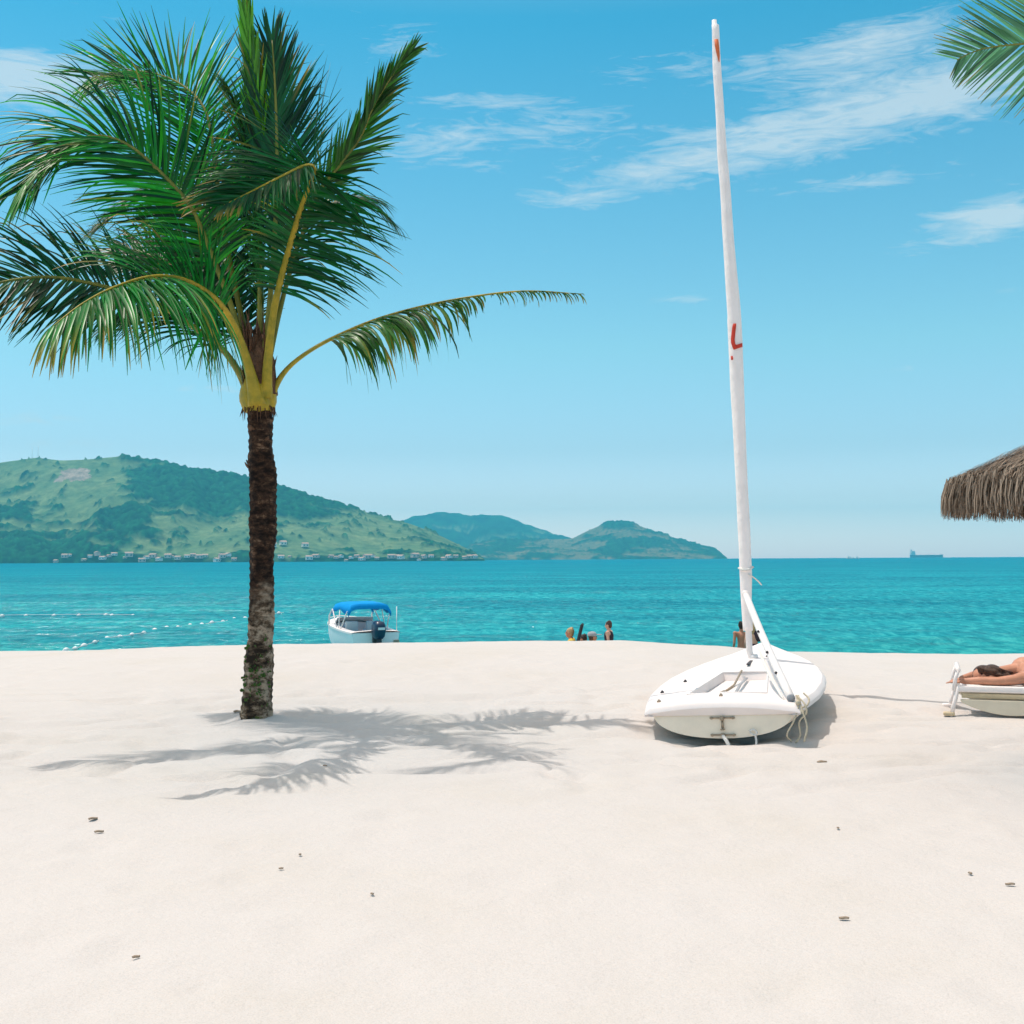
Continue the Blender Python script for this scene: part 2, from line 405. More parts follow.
# ---------------------------------------------------------------- hills
def hill(name, ridge, d0, dr, nx, nd, forest, seed, grass=(.13, .20, .085), wood=(.006, .052, .020), texture=9):
    xs_ = np.linspace(ridge[0][0], ridge[-1][0], nx)
    rx = np.array([r[0] for r in ridge], float); ry = np.array([r[1] for r in ridge], float)
    yr = np.interp(xs_, rx, ry); k = np.ones(9) / 9
    yr = np.convolve(np.pad(yr, 4, mode='edge'), k, 'valid')
    ts = np.concatenate([np.linspace(0, 1, nd), np.linspace(1.08, 1.5, 6)])
    mb = MB(); rows = []; cols = []
    H = np.array([P(px, py, dr).z for px, py in zip(xs_, yr)])
    for t in ts:
        d = d0 + (dr - d0) * t
        xw = np.array([P(px, 560, d).x for px in xs_])
        sh = np.where(t <= 1, .92 * t ** .8 + .08 * t * t, max(0, 1 - (t - 1) * 1.6))
        spur = (1 - np.abs(fbm(xw / 260 + t * .8, np.full_like(xw, d / 520), 3, seed) * 2 - 1))
        h = np.maximum(H, 0) * (sh - .42 * (1 - spur) * np.sin(math.pi * min(t, 1)) )
        fx = fbm(xw / 190, np.full_like(xw, d / 190) + h / 80, 4, seed + 9)
        fm = np.clip((forest(xs_, t, h) + (fx - .5) * 2.2 + (fbm(xw / 55, np.full_like(xw, d / 55) + h / 30, 3, seed + 31) - .5) * 1.3) * 4 + .5, 0, 1)
        tr = fbm(xw / texture, np.full_like(xw, d / texture), 2, seed + 5)
        t5 = fbm(xw / 4, np.full_like(xw, d / 4), 2, seed + 45)
        sc = fbm(xw / 22, np.full_like(xw, d / 22), 3, seed + 15)
        fm = np.maximum(fm, np.clip((sc - .69) * 12, 0, 1))
        edge = np.clip(H / 30, 0, 1) * min(1, t * 6 + .25)
        h = h + fm * tr * 15 * edge
        z = np.where(t == 0, WATER - 2, np.maximum(h, -1.9) + (WATER + 3 if t > 0 else 0))
        z = np.where(H < 1.5, np.minimum(z, WATER - .5), z)
        rows.append([(float(a), float(d), float(b)) for a, b in zip(xw, z)])
        gv = fbm(xw / 60, np.full_like(xw, d / 60), 3, seed + 25)
        for i in range(nx):
            g = Vector(grass) * (.75 + .5 * float(gv[i])) ; g.x *= .8 + .45 * float(gv[i])
            w = Vector(wood) * max(.15, .2 + 3.2 * (float(tr[i]) - .25) * (.5 + float(t5[i])))
            c = g.lerp(w, float(fm[i]))
            if name == 'hill':
                q = ((xs_[i] - 72) / 14) ** 2 + ((t - .80) / .07) ** 2
                if q + (gv[i] - .5) * 3 + (sc[i] - .5) * 4 < .6: c = Vector((.30, .24, .20)) * (.6 + .8 * float(t5[i]))
            cols.append(tuple(c))
    mb.grid(rows); mb.c = cols
    return tag(mb.build(name, M['hill'], colors=True), kind='structure')

BIG = [(-240, 500), (-120, 480), (-50, 468), (0, 463), (35, 458), (60, 461), (85, 460), (118, 457), (150, 461), (190, 470), (230, 475), (262, 482), (300, 494), (340, 506), (380, 517), (410, 524), (440, 536), (465, 548), (484, 559), (490, 563)]
def f_big(px, t, h):
    v = -.20 + 0 * px
    def blob(cx, ct, sx, st, a): return a * np.exp(-((px - cx) / sx) ** 2 - ((t - ct) / st) ** 2)
    v = v + blob(160, .75, 60, .35, .9) + blob(230, .85, 60, .25, .9) + blob(60, .45, 90, .18, .5) + blob(130, .35, 30, .2, .6) + blob(40, .15, 90, .14, .6) - blob(30, .30, 40, .10, .5)
    v = v + blob(300, .7, 60, .25, .5) + .8 * max(0, .09 - t) / .09
    v = v - blob(30, .9, 55, .25, .8) - blob(105, .85, 30, .2, .7) - blob(95, .5, 42, .2, 1.0) - blob(220, .35, 45, .25, 1.1) - blob(155, .33, 16, .1, .7) - blob(310, .4, 50, .3, .4) - blob(380, .5, 40, .3, .4)
    return v
hill('hill', BIG, 2700, 3400, 620, 110, f_big, 3)
hill('mountain', [(330, 545), (380, 528), (410, 519), (438, 513), (470, 516), (505, 517), (530, 527), (560, 536), (600, 548), (640, 560)], 6900, 7800, 160, 24, lambda px, t, h: .5 + 0 * px, 40, texture=40)
hill('island', [(455, 562), (470, 545), (500, 540), (540, 540), (572, 539), (590, 530), (610, 522), (630, 522), (650, 530), (690, 543), (715, 550), (727, 558), (733, 562)], 5600, 6300, 360, 50, lambda px, t, h: .22 - .5 * np.exp(-((px - 580) / 25) ** 2) + 0 * px, 70, texture=12, grass=(.17, .15, .07))

# ---------------------------------------------------------------- far shore houses, ships
def make_house(name, label, wall, w, d, h, group):
    r = empty(name, (0, 0, 0), label, 'house', group)
    MB().box((0, 0, h / 2), (w, d, h)).build('wall', wall, r, smooth=False)
    rf = MB(); e = .6
    A = [(-w / 2 - e, -d / 2 - e, h), (w / 2 + e, -d / 2 - e, h), (w / 2 + e, d / 2 + e, h), (-w / 2 - e, d / 2 + e, h), (-w / 2 - e, 0, h + 2.4), (w / 2 + e, 0, h + 2.4)]
    rf.add(A, [(0, 1, 5, 4), (2, 3, 4, 5), (0, 4, 3), (1, 2, 5), (0, 3, 2, 1)]).build('roof', M['roof_tile'], r, smooth=False)
    for k in (-1, 1):
        MB().box((k * w * .27, -d / 2 - .05, h * .5), (w * .2, .14, h * .4)).build('window', M['window_dark'], r, smooth=False)
    return r
def copy_tree(o, parent=None):
    c = o.copy(); COL.objects.link(c)
    if parent: c.parent = parent
    for ch in list(o.children): copy_tree(ch, c)
    return c
kinds = [('house', 'white walled house among the row along the far shore under the big hill', M['wall_white'], 13, 10, 5.5, 'white houses on the far shore'),
         ('house', 'pinkish brown house among the row along the far shore under the big hill', M['wall_pink'], 15, 10, 7, 'pinkish houses on the far shore'),
         ('house', 'ochre walled house among the row along the far shore under the big hill', M['wall_ochre'], 12, 9, 5, 'ochre houses on the far shore')]
def hill_z(px, d):
    dg = bpy.context.evaluated_depsgraph_get(); p = P(px, 560, d)
    ob = bpy.data.objects['hill']
    ok, loc, n, i = ob.ray_cast(Vector((p.x, d, 900)), Vector((0, 0, -1)))
    return loc if ok else Vector((p.x, d, 0))
bpy.context.view_layer.update()
protos = {}
HP = [56, 65, 69, 84, 90, 97, 103, 109, 114, 125, 129, 142, 147, 153, 159, 168, 173, 178, 187, 193, 199, 205, 217, 222, 228, 234, 281, 290, 309, 316, 331, 336, 341, 346, 351, 357, 362, 367, 372, 377, 391, 396, 401, 415, 419, 424, 431, 444, 449, 456, 465, 470, 474]
for i, px in enumerate(HP):
    k = [0, 1, 0, 2, 0, 1][i * 7 % 6] if i % 5 else 1
    kd = kinds[k]
    if k not in protos: r = protos[k] = make_house(*kd)
    else: r = copy_tree(protos[k])
    d = 2702 + (i * 37 % 11) * 1.3
    hp = hill_z(px, d); r.location = (hp.x, d, max(hp.z, WATER) - .4); r.rotation_euler.z = R(random.uniform(-60, 60))
    s = random.uniform(.6, 1.15); r.scale = (s, s, s * random.uniform(.9, 1.2))
bpy.context.view_layer.update()
for px, d, s in ((283, 2790, 1.0), (305, 2800, 1.0), (273, 2770, 1.0)):
    r = copy_tree(protos[0]); r['label'] = 'white house up on the slope of the big hill, right of the palm trunk'; r['group'] = 'hillside houses'
    r.location = hill_z(px, d) + Vector((0, 0, 2.5)); r.scale = (1.1, 1.1, 1.3)
for px, lab in ((31, 'thin radio mast on the top of the big hill, the left one of two'), (37, 'thin radio mast on the top of the big hill, the right one of two')):
    p = hill_z(px, 3395); mb = MB(); hh = 34
    for a in range(3):
        w = a * 2.094; mb.tube([p + Vector((1.1 * math.cos(w), 1.1 * math.sin(w), -4)), p + Vector((.3 * math.cos(w), .3 * math.sin(w), hh))], .16, 4)
    for k in range(10):
        q = 1.1 - .8 * k / 10; z = k * hh / 10
        ring = [p + Vector((q * math.cos(a * 2.094), q * math.sin(a * 2.094), z)) for a in (0, 1, 2, 0)]
        mb.tube(ring, .1, 4)
    tag(mb.build('radio_mast', M['alloy']), lab, 'mast', 'masts on the hilltop')

def ship():
    d = 7000; p0 = P(910, 556, d); p1 = P(943, 556, d); Ls = p1.x - p0.x
    r = empty('cargo_ship', ((p0.x + p1.x) / 2, d, WATER), 'long dark blue cargo ship on the horizon at the right', 'ship')
    h = Ls / 2
    rows = []
    for x, w, zt in [(-h, .6, 15), (-h * .9, 16, 15), (h * .8, 16, 15), (h * .95, 8, 17), (h, .6, 19)]:
        rows.append([(x - (2 if x < 0 else 0), -w, zt), (x, -w * .9, 2), (x, -w * .7, -3), (x, w * .7, -3), (x, w * .9, 2), (x, w, zt)])
    mb = MB().grid(rows, closed=True); mb.f += [(0, 1, 2, 3, 4, 5), tuple(range(29, 23, -1))]; mb.build('hull', M['ship_hull'], r, smooth=False)
    sp = MB()
    sp.box((-h * .84, 0, 22), (24, 26, 14)).box((-h * .84, 0, 33), (18, 30, 8)).box((-h * .92, 0, 39), (7, 8, 16))
    sp.build('superstructure', M['ship_white'], r, smooth=False)
    mb = MB()
    for x in (-.3, .1, .5, .85): mb.tube([(h * x, 0, 14), (h * x, 0, 25)], .9, 6)
    mb.build('deck_mast', M['ship_white'], r)
ship()
def yacht(px, d, L_, label):
    p = P(px, 558, d); r = empty('motor_yacht', (p.x, d, WATER), label, 'boat', 'white boats on the horizon'); h = L_ / 2
    rows = []
    for x, w, zt in [(-h, 2.2, 1.8), (0, 2.5, 2), (h * .6, 1.8, 2.5), (h, .1, 3.1)]:
        rows.append([(x, -w, zt), (x * .95, -w * .6, -.5), (x * .95, w * .6, -.5), (x, w, zt)])
    mb = MB().grid(rows, closed=True); mb.f += [(0, 1, 2, 3)]; mb.build('hull', M['ship_white'], r, smooth=False)
    MB().box((-h * .2, 0, 2.9), (L_ * .45, 3, 2.2)).box((-h * .25, 0, 4.6), (L_ * .25, 2.6, 1.2)).build('cabin', M['ship_white'], r, smooth=False)
yacht(850, 2600, 17, 'larger white motor boat on the horizon left of the cargo ship')
yacht(857.5, 2700, 10, 'smaller white motor boat on the horizon beside a larger one')

# ---------------------------------------------------------------- buoys
bu = None
def buoy(px, py, label, group, r=.11):
    global bu
    ry = ray(px, py); k = (WATER + .03 - EYE.z) / ry.z; p = EYE + ry * k
    if bu is None:
        mb = MB().ball((0, 0, 0), (1.25, 1, 1), 12, 8); mb.tube([(-1.45, 0, 0), (1.45, 0, 0)], .22, 8)
        bu = o = mb.build('buoy', M['buoy'])
    else:
        o = bu.copy(); COL.objects.link(o)
    o.location = p; s = r * random.uniform(.85, 1.15); o.scale = (s, s, s)
    o.rotation_euler = (0, R(random.uniform(-15, 15)), R(35 + random.uniform(-20, 20)))
    tag(o, label, 'buoy', group); return p
line = [(66, 650), (75, 648.5), (84, 645.5), (95, 642), (107, 638), (120, 636.5), (132, 634.5), (144, 632.5), (155, 630), (167, 627.5), (178, 627), (190, 625), (202, 624.5), (212, 622.5), (223, 621.5), (234, 618.5), (245, 618), (279, 613), (290, 611.5)]
pp = [buoy(x, y, 'small white float in the long slanting line of floats nearer the beach', 'floats of the slanting line', .085) for x, y in line]
line2 = [(-20, 616), (2, 616), (26, 615.5), (54, 615.5), (79, 615.2), (106, 615), (112, 615.4), (133, 615.5)]
p2 = [buoy(x, y, 'small white float in the short level line of floats farther out', 'floats of the level line', .10) for x, y in line2]
mb = MB(); mb.tube(catmull(pp, 60)[0], .012, 5); tag(mb.build('float_rope', M['ropewhite']), 'thin rope stringing the slanting line of white floats together', 'rope')
mb = MB(); mb.tube(catmull([p + Vector((0, 0, .05)) for p in p2], 40)[0], .013, 5); tag(mb.build('float_rope', M['ropewhite']), 'pale rope stringing the level line of floats farther out', 'rope')

# ---------------------------------------------------------------- palms
D0 = ground(257, 723).y
def rnd(a, b): return random.uniform(a, b)
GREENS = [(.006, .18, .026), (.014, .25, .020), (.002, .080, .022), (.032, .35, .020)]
def frond(parent, pts, N, L=.8, ang=(62, 22), lift=12, droop=.25, n=125, start=.22, wind=(-.10, 0, 0), r0=.026, tipyel=.06, green=None, lscale=(1, 1), stem='petiole_dark', wid=.0125, prof=None, drop=.03, endyel=.0, rbase=None, side_droop=None, jit=1.0, cut=None):
    rs, tot = catmull(pts, 48)
    mb = MB()
    rad = []
    for i in range(48):
        s = i / 47; r = r0 * (1 - s) ** .8 + .0035
        if rbase: r += (rbase - r0) * math.exp(-(s / .07) ** 1.3)
        rad.append(r)
    mb.tube(rs, rad, 8, flat=.72, up=N)
    fr = mb.build('frond', M[stem], parent)
    lf = MB(); N0 = Vector(N).normalized(); W = Vector(wind)
    for i in range(n):
        for sd in (-1, 1):
            if random.random() < drop: continue
            s = start + (1 - start) * (i + rnd(.1, .9)) / n
            j = min(int(s * 47), 46); p = rs[j].lerp(rs[j + 1], s * 47 - j)
            T = (rs[min(j + 2, 47)] - rs[max(j - 1, 0)]).normalized()
            Nn = (N0 - T * N0.dot(T)).normalized(); B = T.cross(Nn)
            u = (s - start) / (1 - start)
            if cut and sd == cut[0] and u > cut[1] + rnd(-.08, .08): continue
            a = R(ang[0] + (ang[1] - ang[0]) * u + rnd(-9, 9) * jit); l = R(lift + rnd(-16, 16) * jit)
            d = T * math.cos(a) + (B * sd * math.cos(l) + Nn * math.sin(l)) * math.sin(a)
            pr = (.55 + .45 * min(1, u * 5)) * (1 - .62 * max(0, (u - .35) / .65) ** 1.5) if prof is None else prof(u)
            ln = L * pr * rnd(.86, 1.1) * (lscale[0] if sd < 0 else lscale[1])
            g0 = Vector(green or random.choice(GREENS)) * rnd(.30, 1.45)
            yel = random.random() < tipyel or u > 1 - endyel * rnd(.5, 1.2)
            K = 7; w0 = wid * rnd(.8, 1.15) * (.7 + .3 * pr); q = p.copy(); vs = []; cs = []
            dr = droop * rnd(.6, 1.4)
            if side_droop and sd == side_droop[0]: dr *= side_droop[1]
            fold = rnd(.2, .5); tw = rnd(-.5, .5) * jit
            kink = rnd(.45, .8) if random.random() < .16 * jit else 9
            for k in range(K + 1):
                t = k / K
                wv = d.cross(Nn).normalized(); up = wv.cross(d).normalized()
                wv = (wv * math.cos(tw * t) + up * math.sin(tw * t))
                ww = w0 * (min(1, .45 + t * 3)) * (1 - t ** 2.2) + .0012
                vs += [q - wv * ww + up * ww * fold, q.copy(), q + wv * ww + up * ww * fold]
                c = g0.copy()
                if yel: c = c.lerp(Vector((.42, .25, .035)), max(0, t - .45) * 1.6)
                elif t > .92: c = c.lerp(Vector((.22, .20, .04)), (t - .92) * 2.5)
                c = c.lerp(Vector((.05, .14, .02)), .4 * max(0, .2 - t) * 4 * .5)
                cs += [tuple(c)] * 3
                q = q + d * (ln / K)
                bend = dr * (.5 + t) / K * 2.2
                if t > kink: bend += .5
                d = (d + Vector((0, 0, -bend)) + W * (1 / K) * 2).normalized()
            fs = []
            for k in range(K):
                b = 3 * k; fs += [(b, b + 1, b + 4, b + 3), (b + 1, b + 2, b + 5, b + 4)]
            base = len(lf.v); lf.v += [tuple(v) for v in vs]; lf.f += [tuple(x + base for x in f) for f in fs]; lf.c += cs
    lf.build('leaflets', M['leaf'], fr, colors=True)
    return fr

def trunk_mesh(center, widths, zlist, seed=0):
    # rings up the trunk: ring scars, lumps
    mb = MB(); rows = []
    z0, z1 = zlist[0], zlist[-1]; n = 150; seg = 28
    for i in range(n + 1):
        z = z0 + (z1 - z0) * i / n
        x = np.interp(z, zlist, [c.x for c in center]); y = np.interp(z, zlist, [c.y for c in center]); r = np.interp(z, zlist, widths)
        row = []
        for k in range(seg):
            w = 2 * math.pi * k / seg
            nz_ = noise.noise(Vector((math.cos(w) * 1.6 + seed, math.sin(w) * 1.6, z * 4))) * .022 + noise.noise(Vector((math.cos(w) * 5 + seed, math.sin(w) * 5, z * 14))) * .009
            sc = ((z * 16 + .35 * math.sin(w + seed) + .5 * noise.noise(Vector((math.cos(w), math.sin(w), z * 3)))) % 1.0)
            rr = r + nz_ + .012 * (sc - .5)
            row.append((x + rr * math.cos(w), y + rr * math.sin(w), z))
        rows.append(row)
    mb.grid(rows, closed=True)
    return mb

def main_palm():
    base = ground(257, 723); d = base.y
    palm = empty('palm_tree', (0, 0, 0), 'tall leaning-frond coconut palm standing in the sand left of the sailing dinghy', 'palm tree')
    cl = [(257, 735, 36), (257, 722, 33), (257, 700, 30), (258, 680, 27.5), (260, 640, 25.5), (261, 600, 24.5), (262, 560, 24.5), (263, 530, 27), (263, 505, 28), (262, 480, 26), (261, 450, 24.5), (259, 410, 24)]
    cs = [P(a, b, d) for a, b, _ in cl]
    cs[0].z = min(cs[0].z, base.z - .12)
    trunk_mesh(cs, [c / 2 * d / F for _, _, c in cl], [c.z for c in cs]).build('trunk', M['bark'], palm)
    # sheath: swollen base of the leaf stalks
    def pt(px, py, dd=0): return P(px, py, d + dd)
    mb = MB(); rows = []
    prof_ = [(413, .10), (411, .128), (407, .148), (402, .160), (396, .163), (390, .156), (384, .140), (378, .112), (373, .07)]
    for py, r in prof_:
        c = pt(258.2, py); row = []
        for k in range(48):
            a = 2 * math.pi * k / 48; q = (a * 5 / (2 * math.pi) + (413 - py) * .012 + .3) % 1.0
            rr = r * (1 - .13 * math.exp(-(min(q, 1 - q) / .07) ** 2)) + .006 * noise.noise(Vector((math.cos(a) * 3, math.sin(a) * 3, py * .2)))
            row.append(c + Vector((rr * math.cos(a), rr * math.sin(a), .012 * noise.noise(Vector((math.cos(a) * 2, math.sin(a) * 2, 5))))))
        rows.append(row)
    mb.grid(rows, closed=True); mb.build('leaf_sheath', M['petiole'], palm)
    fb = MB()
    for k in range(70):
        a = rnd(-24, 24); y0 = rnd(335, 392)
        dd = rnd(-.10, .12)
        fb.tube([pt(258 + a * .55, y0 + 12, dd), pt(258 + a * .62 + rnd(-2, 2), y0 - 8, dd), pt(258 + a * .7 + rnd(-5, 5), y0 - rnd(18, 32), dd)], [.026, .022, .003], 6, flat=.5)
    for k in range(46):
        a = rnd(0, 6.28); c = pt(259, rnd(406, 416)); e = Vector((math.cos(a), math.sin(a), 0))
        fb.tube([c + e * .125 + Vector((0, 0, .05)), c + e * .14, c + e * rnd(.135, .17) - Vector((0, 0, rnd(.03, .09)))], [.010, .008, .002], 5, flat=.5)
    fb.tube([pt(261, 395), pt(261, 360), pt(259, 335)], [.15, .12, .05], 12)
    fb.build('fibre', M['fibre'], palm)
    F_ = lambda pts, N, **kw: frond(palm, [pt(*q) for q in pts], N, **kw)
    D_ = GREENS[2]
    # dense back of the crown first
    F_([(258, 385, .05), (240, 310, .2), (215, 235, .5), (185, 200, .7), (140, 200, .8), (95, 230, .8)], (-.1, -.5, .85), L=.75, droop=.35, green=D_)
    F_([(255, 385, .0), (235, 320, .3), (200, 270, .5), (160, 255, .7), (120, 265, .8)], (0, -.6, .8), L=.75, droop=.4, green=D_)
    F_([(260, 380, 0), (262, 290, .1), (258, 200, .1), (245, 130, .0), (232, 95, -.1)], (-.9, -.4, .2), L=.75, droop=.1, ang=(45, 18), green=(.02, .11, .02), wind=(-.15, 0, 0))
    # upper left, hair-like leaflets swept up
    F_([(256, 385, 0), (240, 310, .1), (222, 220, .2), (213, 146, .3), (203, 106, .4), (177, 82, .5), (146, 72, .5), (115, 72, .5), (88, 80, .4)], (.25, -.85, .45), L=1.05, droop=.14, ang=(74, 34), wind=(.05, 0, .03), n=150, start=.33, wid=.010)
    # left arching frond
    F_([(255, 388, 0), (236, 320, 0), (210, 250, -.1), (190, 206, -.2), (158, 170, -.3), (126, 144, -.4), (95, 136, -.5), (62, 147, -.6), (38, 168, -.7), (18, 192, -.8)], (.05, -.85, .5), L=1.0, droop=.20, ang=(68, 22), n=150, start=.32, side_droop=(1, 2.4), wid=.0125)
    # upright centre
    F_([(262, 380, -.05), (270, 300, -.1), (275, 230, -.15), (277, 170, -.15), (276, 110, -.1), (274, 68, -.05), (272, 40, -.02)], (-.15, .95, .1), L=.92, droop=.02, ang=(40, 14), lift=20, n=115, start=.36, wind=(.04, 0, .05), green=(.004, .085, .022))
    # bright young spear
    F_([(259, 380, 0), (260, 280, .0), (260, 190, .0), (256, 110, -.02), (252, 60, -.03), (247, 10, -.05), (243, -25, -.05)], (-.6, -.8, .1), L=.60, droop=-.03, ang=(16, 6), lift=5, n=70, start=.45, wind=(-.02, 0, .03), green=(.09, .30, .015), wid=.024)
    # upper right, away
    F_([(264, 382, .05), (285, 290, .3), (315, 200, .5), (340, 165, .5), (360, 138, .5), (371, 112, .4), (382, 92, .4), (396, 70, .3), (412, 50, .3)], (.75, -.65, .2), L=.48, droop=.12, ang=(42, 12), n=84, start=.5, wind=(.02, 0, .0), green=(.025, .12, .015))
    # left horizontal, reaching out of the picture
    F_([(252, 392, 0), (225, 352, -.1), (195, 328, -.2), (150, 300, -.4), (105, 287, -.6), (60, 278, -.8), (20, 279, -1.0), (-25, 290, -1.2), (-70, 312, -1.35)], (-.1, -.92, .35), L=.80, droop=.12, ang=(70, 30), n=105, start=.38, green=(.004, .07, .025), stem='petiole_dark', side_droop=(1, 3.0), lift=4)
    # lower left, behind
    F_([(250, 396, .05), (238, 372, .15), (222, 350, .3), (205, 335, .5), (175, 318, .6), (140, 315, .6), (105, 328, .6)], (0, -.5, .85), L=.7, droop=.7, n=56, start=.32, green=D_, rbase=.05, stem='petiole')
    # right front, yellow stalk rising then folding over
    F_([(266, 398, -.10), (268, 360, -.14), (274, 310, -.25), (286, 260, -.42), (299, 215, -.62), (310, 185, -.82), (315, 169, -.98), (306, 165, -1.12), (282, 176, -1.3), (252, 191, -1.45), (224, 205, -1.55)], (0, -1, .08), L=.98, droop=.30, ang=(84, 26), n=150, start=.30, r0=.036, rbase=.056, stem='petiole', wind=(.06, 0, 0), tipyel=.10, lscale=(.45, 1.0), lift=8, green=(.004, .10, .024), endyel=.10)
    # more right-hand hanging leaflets
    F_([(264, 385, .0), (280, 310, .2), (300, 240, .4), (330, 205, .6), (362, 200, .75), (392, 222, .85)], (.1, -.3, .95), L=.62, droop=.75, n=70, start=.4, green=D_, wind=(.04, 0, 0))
    # front left, big arched frond towards the viewer
    F_([(257, 405, -.13), (252, 380, -.17), (242, 345, -.30), (228, 315, -.50), (208, 293, -.80), (180, 279, -1.15), (150, 277, -1.5), (115, 287, -1.85), (82, 304, -2.15), (48, 330, -2.4)], (.05, -.95, .3), L=1.0, droop=.42, ang=(88, 24), n=160, wid=.014, start=.30, r0=.034, rbase=.078, stem='petiole', lscale=(1.05, .72), tipyel=.22, wind=(-.04, 0, 0), endyel=.16, lift=10, green=(.008, .19, .032), cut=(1, .46))
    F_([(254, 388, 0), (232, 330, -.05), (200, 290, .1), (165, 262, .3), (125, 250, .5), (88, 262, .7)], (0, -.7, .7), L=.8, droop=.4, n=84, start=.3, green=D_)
    # the long wind-torn frond out to the right
    F_([(270, 402, -.02), (276, 385, 0), (288, 368, .05), (308, 352, .1), (335, 337, .16), (375, 320, .25), (420, 307, .3), (470, 297, .3), (525, 291, .3), (583, 294, .3)], (0, -.15, 1), L=.82, droop=1.4, ang=(60, 24), lift=-18, n=110, start=.25, stem='petiole', rbase=.045, r0=.024, wind=(-.02, 0, 0), drop=.22, tipyel=.25, endyel=.34, green=(.04, .14, .03),
       prof=lambda u: (.7 + .3 * rnd(0, 1)) * (.22 if u > .3 and random.random() < .4 else 1) * (1.0 if u < .35 else (.95 - .9 * (u - .35) / .3 if u < .65 else .46 - .25 * u)) * (1.0 if u < .62 else .9), wid=.019)
    for k in range(7):
        a = rnd(0, 6.28); c = pt(259, rnd(418, 470)); e = Vector((math.cos(a), math.sin(a), 0))
        MB().tube([c + e * .09, c + e * .110 + Vector((0, 0, .02)), c + e * .125 + Vector((0, 0, .045))], [.03, .022, .008], 7, flat=.4).build('leaf_stub', M['fibre'], palm)
    # small creepers on the foot of the trunk
    mb = MB()
    for k in range(90):
        w = rnd(-2.6, -.5); z = base.z + abs(random.gauss(.42, .14)) + .03
        c = Vector((np.interp(z, [q.z for q in cs], [q.x for q in cs]), d, z)); rr = np.interp(z, [q.z for q in cs], [c / 2 * d / F for _, _, c in cl]) - .004
        q = c + Vector((math.cos(w) * rr, math.sin(w) * rr, 0)); a = Vector((rnd(-1, 1), rnd(-.6, 0), rnd(-1, .6))).normalized() * rnd(.015, .035); b = Vector((-a.z, rnd(-.01, 0), a.x)) * .6
        o_ = Vector((math.cos(w), math.sin(w), 0)) * .018
        mb.add([q, q + a * .5 + b + o_, q + a + o_, q + a * .5 - b + o_], [(0, 1, 2, 3)])
    mb.build('creeper', M['weed'], palm)
    return palm
main_palm()

def second_palm():
    bx, by = 6.9, 7.4; bz = float(gz(bx, by)); zt = 5.4
    palm = empty('palm_tree', (0, 0, 0), 'palm whose single frond reaches in at the upper right corner', 'palm tree')
    zs = [bz - .15, bz + .1, bz + 1, 3, zt]; cs = [Vector((bx - .2 * i * .3, by, z)) for i, z in enumerate(zs)]
    trunk_mesh(cs, [.19, .17, .135, .125, .12], zs, 9).build('trunk', M['bark'], palm)
    top = Vector((cs[-1].x, by, zt))
    MB().tube([top + Vector((0, 0, -.05)), top + Vector((0, 0, .1)), top + Vector((0, 0, .4))], [.12, .16, .09], 16).build('leaf_sheath', M['petiole'], palm)
    a = [top + Vector((0, 0, .1)), top + Vector((-.35, 0, .55)), P(1230, 10, 7.6), P(1130, 30, 7.7), P(1060, 41, 7.8), P(1010, 45, 7.85), P(978, 50, 7.9), P(957, 60, 7.9)]
    frond(palm, a, (.1, -1, .12), L=.72, ang=(58, 38), droop=.05, n=150, jit=.25, start=.30, prof=lambda u: 1.0 if u < .72 else 1.0 - .76 * ((u - .72) / .28) ** 1.1, wid=.0095, green=(.13, .30, .17), tipyel=.12, wind=(0, 0, 0), lift=6)
    for az, el in ((-35, .5), (-15, .3), (15, .6), (50, .2), (85, .7), (120, .9)):
        w = R(az); o_ = Vector((math.cos(w), math.sin(w), 0))
        frond(palm, [top + Vector((0, 0, .1)), top + o_ * .4 + Vector((0, 0, .5 + el * .5)), top + o_ * 1.3 + Vector((0, 0, .7 + el * .8)), top + o_ * 2.1 + Vector((0, 0, .4 + el * .6)), top + o_ * 2.7 + Vector((0, 0, -.3 + el * .3))], (0, 0, 1) if el < .8 else (-o_.x, -o_.y, .6), droop=.4, n=56)
second_palm()

